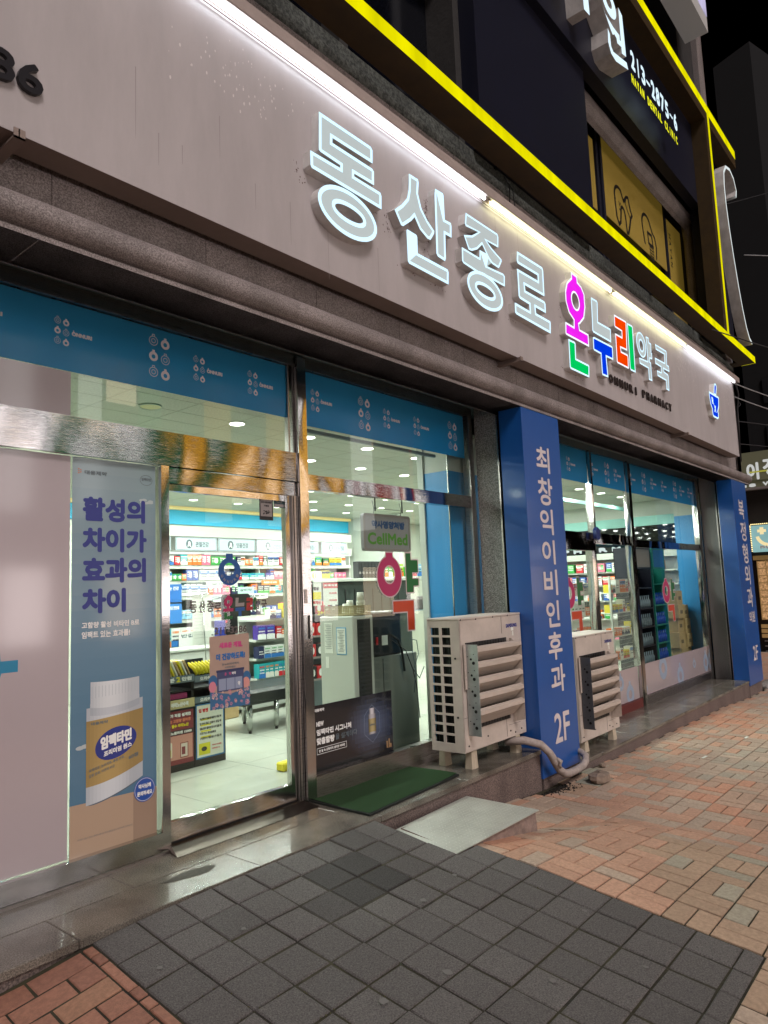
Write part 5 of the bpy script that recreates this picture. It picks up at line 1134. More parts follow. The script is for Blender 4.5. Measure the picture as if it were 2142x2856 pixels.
for k, (x0, x1, s_) in enumerate([(4.75, 5.42, '눈건강'), (5.50, 6.17, '관절건강'), (6.20, 6.86, '잇몸건강'), (6.90, 7.55, '간건강'), (7.60, 8.18, '가족건강'), (8.26, 8.85, '여성건강')]):
    sgn = MB().box((x0, SY-.06, 2.115), (x1, SY-.041, 2.295)).build('section_sign', 'sign_lit', SH)
    fr = MB(); yq = SY-.0605
    for a in (rect(x0+.01, 2.12, x1-.01, 2.126), rect(x0+.01, 2.284, x1-.01, 2.29), rect(x0+.01, 2.12, x0+.016, 2.29), rect(x1-.016, 2.12, x1-.01, 2.29)): fr.poly([a], PY(yq))
    fr.poly([ellipse(x0+.21, 2.205, .052, .062, 24)], PY(yq)); text(fr, s_, PY(yq), (x0+.31, 2.165, min(x1-.05, x0+.31+.065*len(s_)*.85), 2.24), 0, .0025); fr.build('sign_print', 'ink_grey', sgn)
    MB().poly([[(x0+.20, 2.24), (x0+.225, 2.235), (x0+.23, 2.20), (x0+.24, 2.165), (x0+.225, 2.165), (x0+.21, 2.19), (x0+.19, 2.165), (x0+.18, 2.17), (x0+.195, 2.205)]], PY(yq-.001)).build('pictogram', 'ink_white', sgn)
# product boxes
PAL = [('red', '#b8232c'), ('green', '#2f8f3c'), ('blue', '#1f4f9c'), ('white', '#dfe2dc'), ('white', '#d8dbd8'), ('teal', '#1e9aa0'), ('purple', '#47308a'), ('orange', '#e0702a'), ('pale blue', '#8fc3dc'), ('pink', '#cf6a86'), ('yellow', '#dcc938'), ('dark green', '#23402b'), ('navy', '#1b2448'), ('lime', '#9cc63a')]
BAND = ['#e9ebe6', '#c8242c', '#2d6fb4', '#f0f0ea', '#37a04a', '#e07a2c', '#ece9dc', '#222a55']
VAR = {}
def carton(idx, w_, h_, d_):
    key = (idx, w_, h_)
    if key in VAR: return VAR[key]
    rs = random.Random(hash(key) & 0xffff); cn, ch = PAL[idx]; c = hx(ch)
    mb = MB().box((-w_/2, 0, 0), (w_/2, d_, h_), c); b = hx(rs.choice(BAND)); b2 = hx(rs.choice(BAND)); pl = PY(0)
    st = rs.randrange(4)
    if st == 0: mb.poly([rect(-w_/2, h_*.0, w_/2, h_*.35)], pl, .0008, b)
    elif st == 1: mb.poly([[(-w_/2, 0), (w_/2, 0), (w_/2, h_*.3), (0, h_*.55), (-w_/2, h_*.3)]], pl, .0008, b)
    elif st == 2: mb.poly([ellipse(w_*.15, h_*.5, w_*.22, h_*.3, 14)], pl, .0008, b)
    else: mb.poly([rect(-w_/2, h_*.62, w_/2, h_*.9)], pl, .0008, b)
    ink = hx('#25262c') if cn in ('white', 'pale blue', 'yellow', 'lime') else hx('#eceae2')
    for k in range(3):
        x = -w_*.38; z = h_*(.72-.2*k)
        while x < w_*.3:
            q = rs.uniform(.006, .018); mb.poly([rect(x, z, min(x+q, w_*.4), z+h_*(.09 if k else .12))], pl, .0014, ink if k else b2); x += q+.004
    me = mb.build('medicine_box', 'print'); VAR[key] = me; me['_c'] = cn
    col.objects.unlink(me); return me
SN = ['top', 'second', 'third', 'fourth', 'fifth', 'lowest']
WD = [.07, .09, .11, .14]; 
def ordn(k):
    k += 1
    return RN[k-1] if k <= 20 else f'{k}{"th" if 10 < k % 100 < 14 else {1: "st", 2: "nd", 3: "rd"}.get(k % 10, "th")}'
tot = 0
def fill(x0, x1, z, hmax, y, unit, level, grp, idxs=None, maxn=99, gap=.0, hmin=.6):
    global tot
    x = x0; k = 0
    while x < x1-.05 and k < maxn:
        idx = random.choice(idxs) if idxs else random.randrange(len(PAL)); w_ = random.choice(WD); h_ = round(random.choice([hmin, (hmin+1)/2, .95])*hmax, 3)
        rep = random.choice([1, 1, 2, 3])
        for r in range(rep):
            if x+w_ > x1 or k >= maxn: break
            src = carton(idx, w_, h_, .10); o = src.copy(); o.pop('_c', None) if hasattr(o, 'pop') else None; col.objects.link(o)
            if '_c' in o: del o['_c']
            o.location = (x+w_/2, y+random.uniform(0, .012), z); o.name = 'medicine_box'
            tag(o, f"{PAL[idx][0]} carton, {ordn(k)} from left, {level} of {unit}", 'medicine box', grp); tot += 1; k += 1; x += w_+.004
        x += gap+random.choice([0, .005, .02])
hts = [.15, .15, .15, .20, .26, .30]
for li, z in enumerate(LV):
    idxs = None if li < 4 else ([3, 5, 7, 3, 8, 2] if li == 4 else [5, 5, 3, 8])
    fill(5.35, 7.55, z, hts[li], SY+.02, 'shelving behind the door', SN[li]+' shelf', 'cartons on the long white wall shelving', idxs)
    if li < 3: fill(7.62, 8.9, z, hts[li], SY+.02, 'shelving right of the post', SN[li]+' shelf', 'cartons on the shelving right of the post')
# price strip cards hanging off shelf edges
rs = random.Random(3); nstrip = 0
o = MB().box((7.77, 4.296, 1.68), (8.09, 4.30, 1.81)).build('number_card', 'paper', None, label='pale mint card with an orange number one beside the steel post', cat='card'); mb = MB().poly([ellipse(7.93, 1.745, .05, .055, 20)], PY(4.295)); mb.build('number_disc', mat('disc_peach', '#d8a878', .5), o); mb = MB(); text(mb, '1', PY(4.293), (7.92, 1.71, 7.94, 1.78), 0, .004); mb.build('number', 'ink_white', o)
SC = [('#26433f', '통증 혈행 잡비', 5.6, 6.0, 1.60, 1.68), ('#e6e7df', '오메가', 6.02, 6.55, 1.60, 1.69), ('#d97a2c', '특별한 간 보호', 7.0, 7.35, 1.62, 1.69), ('#e9dfb0', '비타민', 7.36, 7.55, 1.62, 1.69), ('#bcd8d2', '상비약', 6.55, 6.85, 1.50, 1.60), ('#c9dcd4', '2', 6.05, 6.32, 1.40, 1.50), ('#2a6cb8', '눈 건강', 5.38, 5.6, 1.42, 1.66), ('#3a7cc4', '건강 한번에', 5.38, 5.6, 1.14, 1.40), ('#e8ebe4', '반값', 5.55, 5.85, .80, 1.02), ('#8fd08a', '염증', 7.02, 7.12, 1.15, 1.28), ('#e7e8e0', '진통제', 6.7, 7.1, 1.42, 1.50)]
for k, (c, s_, x0, x1, z0, z1) in enumerate(SC):
    y = SY-.02-.002*k; o = MB().box((x0, y-.002, z0), (x1, y, z1), hx(c)); o = o.build('price_card', 'print', None, label=f'printed shelf card number {k+1} from the list' if 0 else ['dark green card with white words under the second shelf', 'long white card beside the dark green shelf card', 'orange card with white words under the second shelf', 'pale yellow card right of the orange shelf card', 'mint card with grey outline letters in mid shelving', 'pale mint card with an orange number two', 'upper blue health card at the left shelf end', 'lower blue health card at the left shelf end', 'white blue edged notice card low at the left', 'light green ticket hanging from the fourth shelf', 'white product card above the coloured door letters'][k], cat='shelf card')
    mb = MB(); dark = c in ('#e6e7df', '#e9dfb0', '#bcd8d2', '#c9dcd4', '#e8ebe4', '#8fd08a', '#e7e8e0'); w_ = x1-x0; h_ = z1-z0
    text(mb, s_, PY(y-.002), (x0+w_*.12, z0+h_*.35, x0+w_*.85, z0+h_*.75) if h_ < .12 else (x0+w_*.12, z1-.08, x0+w_*.8, z1-.03), .0008, .002)
    mb.build('lettering', 'ink_grey' if dark else 'ink_white', o)
# paper notice on a stand
PN = thing('notice_stand', (4.84, 2.9, 0), 'white paper notice clipped on a thin tall stand inside the door', 'notice'); MB().poly([rect(4.68, .95, 4.93, 1.50)], PY(2.9)).build('sheet', 'paper', PN); MB().tube([(4.84, 2.89, 0), (4.84, 2.885, .8), (4.80, 2.88, 1.50)], .006, 8).tube([(4.66, 2.88, 1.49), (4.8, 2.88, 1.505), (4.94, 2.88, 1.52)], .006, 6).build('pole', 'chrome', PN)
mb = MB()
for k in range(12): mb.poly([rect(4.70, 1.42-.036*k, 4.70+random.uniform(.1, .2), 1.424-.036*k)], PY(2.899))
mb.build('small_print', mat('faint', '#b7bdb2', .6), PN)
# dark chair/monitor
MN = thing('computer_monitor', (5.62, 3.9, 1.0), 'black monitor back with a red dot on the dispensing counter', 'monitor'); MB().poly([rrect(5.86, .97, 6.31, 1.50, .05)], PY(3.9), 0, None, .05).build('screen_back', 'black_plastic', MN); MB().box((5.98, 3.95, .85), (6.08, 4.0, 1.1)).build('stand', 'black_plastic', MN); MB().cyl((5.90, 3.895, 1.14), (5.90, 3.9, 1.14), .018, 14).build('lamp_dot', 'ink_red', MN)
MB().bbox((5.74, 3.84, .862), (5.85, 3.95, 1.16), .01).build('blue_folder', 'ink_navy', None, label='violet blue box file standing beside the black monitor', cat='box file')
CT = thing('dispensing_counter', (5.6, 3.7, 0), 'white counter in front of the wall shelving', 'counter'); MB().bbox((4.6, 3.6, 0), (5.9, 3.98, .83), .01).build('body', 'shelf', CT); MB().bbox((4.58, 3.58, .83), (6.45, 4.0, .86), .005).build('top', 'in_white', CT)
# low shelf with teal boxes on the right behind bench
GS = thing('gondola_shelf', (6.3, 3.4, 0), 'low white gondola shelf with orange and teal packs behind the bench', 'shelving')
for z in (.41, .66, 1.16, .90): MB().bbox((5.98, 3.40, z-.03), (6.95, 3.75, z), .003).build('shelf_board', 'shelf', GS)
MB().box((5.98, 3.74, .06), (6.95, 3.76, 1.2)).build('back_panel', 'shelf_back', GS); MB().box((5.98, 3.42, .05), (6.95, 3.74, .14)).build('plinth', 'shelf', GS)
fill(6.0, 6.9, .41, .19, 3.42, 'the low gondola', 'bottom shelf', 'packs on the low gondola shelf', [5, 5, 5], hmin=.95); fill(6.0, 6.9, .66, .16, 3.42, 'the low gondola', 'second shelf', 'packs on the low gondola shelf', [3, 8, 12])
fill(6.0, 6.9, .90, .19, 3.42, 'the low gondola', 'third shelf', 'packs on the low gondola shelf', [7, 7, 6, 3, 0]); fill(6.2, 6.9, 1.16, .20, 3.42, 'the low gondola', 'top shelf', 'packs on the low gondola shelf', [2, 2, 7, 10, 3])
# bench
BN = thing('waiting_bench', (5.2, 2.8, 0), 'black padded bench on shiny steel legs inside the shop', 'bench')
MB().bbox((4.86, 2.28, .30), (6.4, 2.95, .46), .035).build('seat', 'vinyl_black', BN)
for x, y in ((5.36, 2.32), (5.02, 2.36), (5.36, 2.88), (5.0, 2.9), (6.3, 2.3), (6.3, 2.9)):
    l = MB().cyl((x, y, .03), (x, y, .30), .028, 16).build('leg', 'chrome', BN); MB().cyl((x, y, 0), (x, y, .03), .018, 10).build('foot', 'black_plastic', l)
MB().bbox((5.35, 3.3, 0), (5.62, 3.5, .19), .01).build('cardboard_box', 'cardboard', None, label='brown cardboard box on the shop floor behind the bench', cat='box')
MB().bbox((5.75, 3.35, .05), (6.5, 3.6, .20), .01).build('white_crate', 'shelf', None, label='low white cabinet base on castors under the gondola', cat='cabinet')
MB().bbox((4.085, .78, 0), (4.36, .88, .07), .012).build('door_stop', 'ink_yellow', None, label='yellow block on the floor at the right edge of the door', cat='door stop')
# promotional rack: two towers with posters
def tower(x0, x1, lab, cols, body='black_plastic'):
    t = thing('display_rack', ((x0+x1)/2, 1.75, 0), lab, 'display rack', 'black promotion racks inside the door'); MB().box((x0, 1.6, 0), (x1, 1.95, .52)).build('base', body, t); MB().box((x0, 1.62, .52), (x0+.01, 1.95, .80)).box((x1-.01, 1.62, .52), (x1, 1.95, .80)).box((x0, 1.93, .52), (x1, 1.95, .9)).box((x0, 1.62, .66), (x1, 1.93, .675)).build('frame', body, t)
    return t
pl = PY(1.597)
t1 = tower(3.0, 3.785, 'black rack with a red poster and yellow snack packs, left in the doorway', 0)
mb = MB(); mb.poly([rect(3.46, .06, 3.775, .505)], pl, 0, hx('#7a2b33')); mb.poly([rect(3.47, .10, 3.765, .30)], pl, .0006, hx('#c58a7c')); mb.poly([rect(3.46, .305, 3.775, .345)], pl, .0006, hx('#3a2326')); mb.poly([rect(3.64, .11, 3.72, .235), rect(3.645, .115, 3.715, .23)], pl, .001, hx('#6a2328')); mb.poly([rect(3.648, .118, 3.712, .227)], pl, .001, hx('#d8c8bd')); mb.poly([rect(3.655, .135, 3.69, .20)], pl, .0014, hx('#7a2b33')); mb.poly([rrect(3.47, .125, 3.56, .25, .012)], pl, .001, hx('#e6dcc8')); mb.poly([rect(3.475, .135, 3.55, .19)], pl, .0013, hx('#d9c93a'))
sh_ = mb.build('poster', 'print', t1); mb = MB()
text(mb, '약사가 직접 설계한', pl, (3.48, .455, 3.75, .485), .0016, .0022); text(mb, '아미노콜라겐 15000', pl, (3.49, .312, 3.755, .337), .0016, .0018); text(mb, '마시는', pl, (3.485, .205, 3.55, .235), .0016, .0015); mb.build('poster_text', 'ink_white', sh_)
mb = MB(); text(mb, '마시는 고함량 콜라겐', pl, (3.48, .41, 3.745, .44), .0016, .0018); mb.build('poster_text', mat('ink_salmon', '#d77a5c', .5), sh_); mb = MB(); text(mb, '+ 필수 아미노산', pl, (3.53, .368, 3.725, .398), .0016, .002); mb.build('poster_text', 'ink_yellow', sh_)
MB().box((3.0, 1.59, .74), (3.785, 1.6, .80)).build('price_board', 'ink_grey', t1); mb = MB(); text(mb, '1회분', PY(1.588), (3.42, .752, 3.585, .79), 0, .0028); text(mb, '만원', PY(1.588), (3.655, .755, 3.755, .79), 0, .0028); mb.build('price_text', 'ink_white', t1); mb = MB(); text(mb, '2', PY(1.588), (3.60, .75, 3.64, .795), 0, .003); mb.build('price_text', 'ink_yellow', t1)
MB().box((3.0, 1.59, .525), (3.785, 1.6, .60)).build('price_board', mat('board_cream', '#b9ab7c', .6), t1); mb = MB(); text(mb, '마시는 아미노산수액', PY(1.588), (3.45, .54, 3.72, .58), 0, .0025); mb.build('price_text', 'ink_white', t1); MB().box((3.5, 1.65, .6), (3.75, 1.8, .645)).build('stock', 'ink_pink', t1)
t2 = tower(3.79, 4.12, 'black rack with a white blue framed poster and yellow sachets, beside the red postered one', 1)
mb = MB(); mb.poly([rect(3.80, .06, 4.105, .53)], pl, 0, hx('#2f6ea3')); mb.poly([rect(3.812, .072, 4.093, .518)], pl, .0006, hx('#e4e6d8')); mb.poly([rect(3.83, .09, 3.95, .19)], pl, .001, hx('#d6cf2a')); mb.poly([ellipse(3.885, .14, .03, .02, 16)], pl, .0014, hx('#33352a'))
for k in range(4): mb.poly([rect(3.85, .385-.05*k, 3.85+.11, .40-.05*k)], pl, .0009, hx('#e2d94a'))
sh_ = mb.build('poster', 'print', t2); mb = MB(); text(mb, '오라케어', pl, (3.95, .455, 4.08, .495), .0016, .0022)
for k, s_ in enumerate(['피곤해서 입술에 물집이 생길 때', '입 안이 헐고 염증이 생길 때', '입술 끝이 갈라져 잘 낫지 않을 때', '아르기닌 과잉섭취로', '구내염이나 헤르페스가 생길 때']): text(mb, s_, pl, (3.84, .388-.042*k, 3.84+.23*(.75 if k == 3 else 1), .41-.042*k), .0016, .0008)
mb.build('poster_text', 'ink_black', sh_); mb = MB(); text(mb, '입 병엔', pl, (3.83, .455, 3.93, .49), .0016, .0022); text(mb, '라이신 시스테인', pl, (3.97, .15, 4.07, .165), .0016, .0008); text(mb, '비타민 B', pl, (3.97, .12, 4.05, .135), .0016, .0008); mb.build('poster_text', 'ink_red', sh_)
for z in (.725, .54): MB().box((3.79, 1.59, z), (4.12, 1.6, z+.055)).build('price_board', 'ink_grey', t2); mb = MB(); text(mb, '오라케어', PY(1.588), (3.84, z+.01, 4.0, z+.045), 0, .0022); mb.build('price_text', 'ink_white', t2)
for i in range(9):
    x = 3.50+.032*i; o = MB(); o.add([(x, 1.62, .80), (x+.012, 1.62, .80), (x-.05, 1.62, .93), (x-.062, 1.62, .925), (x, 1.76, .80), (x+.012, 1.76, .80), (x-.05, 1.76, .93), (x-.062, 1.76, .925)], [(0, 1, 2, 3), (4, 7, 6, 5), (0, 3, 7, 4), (1, 5, 6, 2), (3, 2, 6, 7)])
    o.build('snack_pack', ['ink_yellow', 'paper', 'cardboard'][i % 3], None, label=f'tilted flat snack pack, {RN[i]} from the left on the red postered rack', cat='snack pack', group='flat packs on the left rack')
for i in range(8):
    x = 3.82+.036*i; o = MB().tube([(x+.02, 1.63, .79), (x-.005, 1.64, .845), (x-.03, 1.66, .875), (x-.045, 1.67, .90)], [.014, .018, .016, .006], 8)
    o.build('yellow_sachet', 'ink_yellow', None, label=f'yellow sachet, {RN[i]} from the left on the white postered rack', cat='sachet', group='yellow sachets on the right rack')
MB().tube([(3.45+.17*math.cos(a*PI/10), 1.75+.12*math.sin(a*PI/10), .965) for a in range(21)], .004, 6).tube([(3.47+.15*math.cos(a*PI/10), 1.75+.10*math.sin(a*PI/10), .90) for a in range(21)], .003, 6).build('clear_bowl', 'clear_plastic', None, label='clear plastic bowl rim above the yellow packs', cat='bowl')
# white purifier with dark vent behind the middle window
PU = thing('water_purifier', (4.78, .62, 0), 'tall white water purifier cabinet with a dark rear grille behind the middle window', 'water purifier')
MB().bbox((4.60, .42, 0), (4.87, .83, 1.255), .008).build('body', 'in_white', PU); MB().box((4.655, .414, .2), (4.825, .419, 1.225)).build('rear_grille', 'black_plastic', PU)
mb = MB()
for k in range(26): mb.box((4.66, .411, .25+k*.036), (4.82, .4135, .262+k*.036))
mb.build('grille_fins', 'dark_grey', PU); mb = MB().box((4.597, .50, .92), (4.5995, .62, 1.16)); mb.build('chart', mat('chart_blue', '#6fa3c4', .5), PU)
mb = MB().box((4.594, .51, .93), (4.5965, .61, 1.15)).box((4.597, .67, .93), (4.5995, .77, 1.2)).box((4.597, .72, .80), (4.5995, .76, .9)); mb.build('chart_paper', 'paper', PU)
mb = MB()
for k in range(14): mb.box((4.592, .52+.01*(k % 3), 1.13-k*.014), (4.5935, .60-.008*(k % 4), 1.133-k*.014)); mb.box((4.5945, .68, 1.18-k*.016), (4.5955, .76-.01*(k % 3), 1.183-k*.016))
mb.build('small_print', 'ink_grey', PU)
# basket with cups
BK = thing('cup_basket', (4.76, .62, 1.26), 'beige perforated plastic basket on top of the white purifier', 'basket'); b = MB(); x0, x1, y0, y1, z0, z1 = 4.63, 4.86, .43, .80, 1.257, 1.345
def perf(mb, fn, L, z0, z1, n):
    zs = [z0]+[z0+.012+k*(z1-z0-.018)/4 for k in range(5)]+[z1]
    for k in range(5): a = zs[k+1] if k else zs[0]; 
    hs = (z1-z0-.024)/4
    for k in range(5):
        za = z0+.008+k*hs-(hs*.42 if k else .008); zb = z0+.008+k*hs; mb.add([fn(0, za), fn(L, za), fn(L, zb), fn(0, zb)], [(0, 1, 2, 3)])
    mb.add([fn(0, z1-.012), fn(L, z1-.012), fn(L, z1), fn(0, z1)], [(0, 1, 2, 3)])
    for k in range(n+1): u = L*k/n; mb.add([fn(max(0, u-L/n*.25), z0), fn(min(L, u+L/n*.25), z0), fn(min(L, u+L/n*.25), z1), fn(max(0, u-L/n*.25), z1)], [(0, 1, 2, 3)])
perf(b, lambda u, z: (x0, y1-u, z), y1-y0, z0, z1, 18); perf(b, lambda u, z: (x0+u, y0, z), x1-x0, z0, z1, 11); perf(b, lambda u, z: (x1, y0+u, z), y1-y0, z0, z1, 18); perf(b, lambda u, z: (x1-u, y1, z), x1-x0, z0, z1, 11)
b.box((x0, y0, z0), (x1, y1, z0+.003)); b.build('basket_body', 'beige_basket', BK)
def cups(x, y, n, z, lab):
    t = MB()
    for k in range(n): t.tube([(x, y, z+k*.014), (x, y, z+k*.014+.012), (x, y, z+k*.014+.013)], [.040, .0385, .034], 20)
    t.tube([(x, y, z+n*.014), (x, y, z+n*.014+.075)], [.036, .028], 20); t.build('paper_cups', 'cup', None, label=lab, cat='paper cups')
cups(4.80, .50, 8, 1.275, 'tall upturned stack of paper cups in the basket'); cups(4.73, .62, 1, 1.275, 'single upturned paper cup left of the tall cup stack'); cups(4.83, .66, 3, 1.275, 'short stack of paper cups at the back of the basket')
# dark machine on a cabinet at the right of the window
CB = thing('side_cabinet', (5.25, .7, 0), 'low pale cabinet carrying the black machine behind the poster', 'cabinet'); MB().bbox((4.90, .52, 0), (5.62, 1.05, .86), .006).build('body', mat('cab_grey', '#767b74', .5), CB); MB().box((5.1, .515, .03), (5.104, .519, .84)).build('door_gap', 'dark_grey', CB)
CM = thing('coffee_machine', (5.2, .7, .86), 'black machine seen from behind with a red switch and hanging cables', 'machine'); MB().bbox((4.93, .54, .862), (5.42, 1.0, 1.27), .012).build('body', 'black_plastic', CM); MB().box((5.12, .533, .96), (5.20, .5385, 1.05)).build('rating_label', 'paper', CM); MB().box((5.035, .53, .97), (5.06, .5385, 1.04)).build('switch', 'ink_red', CM)
mb = MB().tube([(5.24, .53, 1.05), (5.30, .49, 1.0), (5.34, .48, .9), (5.36, .48, .78), (5.37, .48, .70)], .012, 8).tube([(5.25, .53, 1.0), (5.36, .45, .9), (5.42, .42, .72), (5.52, .42, .62), (5.6, .42, .72)], .005, 6).tube([(5.42, .42, .72), (5.47, .42, .55), (5.5, .42, .25)], .005, 6); mb.build('cable', 'wire', CM); MB().tube([(5.40, .42, 1.2), (5.42, .42, .9), (5.44, .40, .72), (5.40, .40, .5)], .004, 6).tube([(5.44, .42, .72), (5.52, .42, .85), (5.5, .42, .98), (5.4, .42, 1.0)], .004, 6).build('white_cable', 'ink_grey', CM)
LK = thing('dark_lockers', (7.0, 2.5, 0), 'dark green grey panelled back of a counter behind the purifier', 'counter'); MB().bbox((6.60, 2.5, 0), (8.1, 2.9, 1.60), .01).build('body', 'locker', LK); mb = MB()
for k in range(7): mb.box((6.72+k*.18, 2.494, .6), (6.735+k*.18, 2.4985, 1.5))
mb.build('groove', 'black_plastic', LK); MB().bbox((6.55, 2.45, 1.601), (8.6, 2.95, 1.64), .004).build('top', 'in_white', LK)
for k in range(8): 
    o = MB().bbox((7.05+.068*k, 2.55, 1.642), (7.05+.068*k+.062, 2.65, 1.87), .003); o = o.build('black_pack', 'dark_grey', None, label=f'tall black pack, {RN[k]} from the left on the counter behind the hanging sign', cat='pack', group='row of black packs'); MB().box((7.06+.068*k, 2.547, 1.70), (7.06+.068*k+.04, 2.5495, 1.73)).build('pack_label', 'ink_grey2', o)
fill(7.6, 8.6, 1.66, .22, 2.6, 'the counter beside black packs', 'counter top', 'packs on the rear counter', [1, 13, 8, 1])
fill(7.2, 8.9, 2.0 if 0 else .95, .2, 3.2, 'the counter by the blue column', 'open shelf', 'packs on the far counter', [0, 3, 7, 3])
AS = thing('acrylic_shelf', (6.25, 1.0, 1.2), 'clear acrylic tray shelf with small boxes beside the blue column', 'shelf'); MB().box((6.15, .9, 1.235), (6.75, 1.25, 1.245)).box((6.745, .9, 1.0), (6.75, 1.25, 1.6)).build('tray', 'clear_plastic', AS)
for k in range(4): MB().bbox((6.22+.12*k, .95, 1.246), (6.32+.12*k, 1.05, 1.36+.03*(k % 2)), .003).build('dark_case', ['ink_grey2', 'ink_grey2', 'navy', 'dark_grey'][k], None, label=f'small {["grey", "silver", "navy", "charcoal"][k]} case on the acrylic tray, {RN[k]} from the left', cat='case')
# gingseng promo cards and shelf near post (seen right of the steel post)
PR = thing('promo_shelf', (5.74, 2.0, 0), 'narrow shelf of red ginseng packs just right of the steel post', 'shelving')
for z in (1.235, 1.0, .77, .53): MB().box((5.48, 1.9, z-.02), (6.0, 2.1, z)).build('shelf_board', 'ink_grey2', PR)
MB().box((5.48, 2.1, 0), (6.0, 2.12, 1.40)).build('back_panel', 'ink_grey', PR)
for li, z in enumerate((1.235, 1.0, .77, .53)):
    for k in range(4):
        x = 5.50+.118*k; o = MB().bbox((x, 1.92, z+.001), (x+.11, 2.05, z+.135), .003).build('ginseng_pack', 'ink_red' if (k+li) % 3 else 'ink_black', None, label=f'{"red" if (k+li) % 3 else "black"} ginseng pack, {RN[k]} from left, {["top", "second", "third", "lowest"][li]} level by the steel post', cat='pack', group='ginseng packs'); MB().poly([ellipse(x+.055, z+.065, .03, .04, 16)], PY(1.918)).build('pack_label', 'ink_white', o)
CD = MB(); o = CD.box((5.44, 1.85, 1.33), (5.65, 1.855, 1.58)).build('promo_card', 'paper', None, label='white and yellow card with bold Korean words by the steel post', cat='card'); MB().box((5.45, 1.847, 1.40), (5.64, 1.8495, 1.48)).build('card_band', 'ink_yellow', o); mb = MB(); text(mb, '전칠삼', PY(1.849), (5.48, 1.50, 5.61, 1.54), 0, .003); mb.build('card_text', 'ink_black', o); mb = MB(); text(mb, '혈액개선', PY(1.849), (5.46, 1.345, 5.63, 1.385), .001, .003); mb.build('card_text', 'ink_red', o)
o = MB().box((5.67, 1.84, 1.33), (5.90, 1.845, 1.58)).build('promo_card', 'paper', None, label='white price card with a red header next to the yellow one', cat='card'); MB().box((5.67, 1.837, 1.52), (5.90, 1.8395, 1.58)).build('card_band', 'ink_red', o); mb = MB(); text(mb, '2박스 구매시 1박스 증정', PY(1.836), (5.68, 1.537, 5.89, 1.565), 0, .002); mb.build('card_text', 'ink_white', o); mb = MB(); text(mb, '39,900원', PY(1.839), (5.76, 1.45, 5.88, 1.475), 0, .0015); text(mb, '39,900원', PY(1.839), (5.76, 1.37, 5.88, 1.395), 0, .0015); mb.build('card_text', 'ink_red', o)
mb = MB(); text(mb, '2+1', PY(1.60), (5.33, 1.235, 5.45, 1.285), 0, .004); mb.build('offer_card', 'ink_yellow', None, label='yellow two plus one offer cut out beside the basket', cat='card')

# ---- right hand room goods
def stand(x0, x1, y, z1, m, label, levels, bm, ncol, gm):
    t = thing('display_stand', ((x0+x1)/2, y+.15, 0), label, 'display stand'); MB().box((x0, y, 0), (x0+.03, y+.34, z1)).box((x1-.03, y, 0), (x1, y+.34, z1)).box((x0, y+.33, 0), (x1, y+.34, z1)).box((x0, y-.01, z1-.35), (x1, y, z1)).build('frame', m, t)
    for z in levels: MB().box((x0+.03, y, z-.02), (x1-.03, y+.33, z)).build('shelf_board', m, t)
    MB().poly([rect(x0+.06, z1-.32, x1-.06, z1-.03)], PY(y-.012)).build('header_card', gm, t)
    k = 0
    for li, z in enumerate(levels[:-1]):
        for i in range(ncol):
            x = x0+.08+i*(x1-x0-.16)/(ncol-1); o = MB().tube([(x, y+.05, z+.001), (x, y+.05, z+.11), (x, y+.05, z+.14), (x, y+.05, z+.20)], [.028, .028, .011, .011], 10); o.build('bottle', bm, None, label=f'bottle, {RN[i]} from the left, {RN[li]} level up on the {label.split(" ")[0]} stand', cat='bottle', group='bottles on the '+label.split(' ')[0]+' stand')
    return t
stand(11.25, 11.95, .42, 2.0, 'navy', 'navy display stand of clear bottles behind the right window', [.12, .42, .72, 1.02, 1.35], 'bottle_clear', 7, 'ink_grey2')
stand(12.02, 12.62, .42, 2.0, 'teal', 'teal display stand with a blue header left of the cardboard boxes', [.12, .42, .72, 1.05, 1.4], 'bottle_blue', 6, 'ink_blue')
BX = [(12.83, 13.15, .0, .27), (12.80, 13.12, .27, .54), (12.84, 13.14, .54, .78), (12.81, 13.13, .78, 1.02), (12.83, 13.12, 1.02, 1.26), (13.17, 13.47, .0, .26), (13.16, 13.44, .26, .50), (13.18, 13.46, .50, .76), (13.17, 13.46, .76, 1.0)]
for k, (a, b_, z0, z1) in enumerate(BX):
    o = MB().bbox((a, .30+.02*(k % 3), z0+.001), (b_, .60, z1-.002), .004).build('carton', 'cardboard', None, label=f'cardboard carton, {ordn(k % 5)} from bottom in the {"left" if k < 5 else "right"} stack behind the glass', cat='carton', group='cardboard cartons'); MB().box((a+.08, .296+.02*(k % 3), z0+.08), (a+.2, .2995+.02*(k % 3), z0+.14)).build('carton_print', mat('carton_ink', '#6f5c40', .8) if 'carton_ink' not in M else 'carton_ink', o)
def wire_rack(x0, x1, y, z1, label):
    t = thing('wire_rack', ((x0+x1)/2, y, 0), label, 'wire rack', 'white wire racks'); m = MB()
    for k in range(int((x1-x0)/.045)+1): m.tube([(x0+k*.045, y, .1), (x0+k*.045, y, z1)], .0022, 4, cap=False)
    for k in range(int(z1/.07)): m.tube([(x0, y, .1+k*.07), (x1, y, .1+k*.07)], .0022, 4, cap=False)
    m.build('mesh_panel', 'wire_white', t); MB().box((x0-.03, y-.01, 0), (x0, y+.02, z1+.05)).box((x1, y-.01, 0), (x1+.03, y+.02, z1+.05)).build('post', 'wire_white', t)
    for z in (.3, .65, 1.0, 1.3): MB().box((x0, y+.01, z-.015), (x1, y+.3, z)).build('shelf_board', 'wire_white', t)
wire_rack(9.05, 9.9, .5, 1.5, 'white wire mesh rack behind the door right of the pillar'); wire_rack(10.3, 11.1, .45, 1.5, 'white wire mesh rack left of the navy stand'); wire_rack(8.1, 8.9, .6, 1.5, 'white wire mesh rack partly behind the blue pillar')
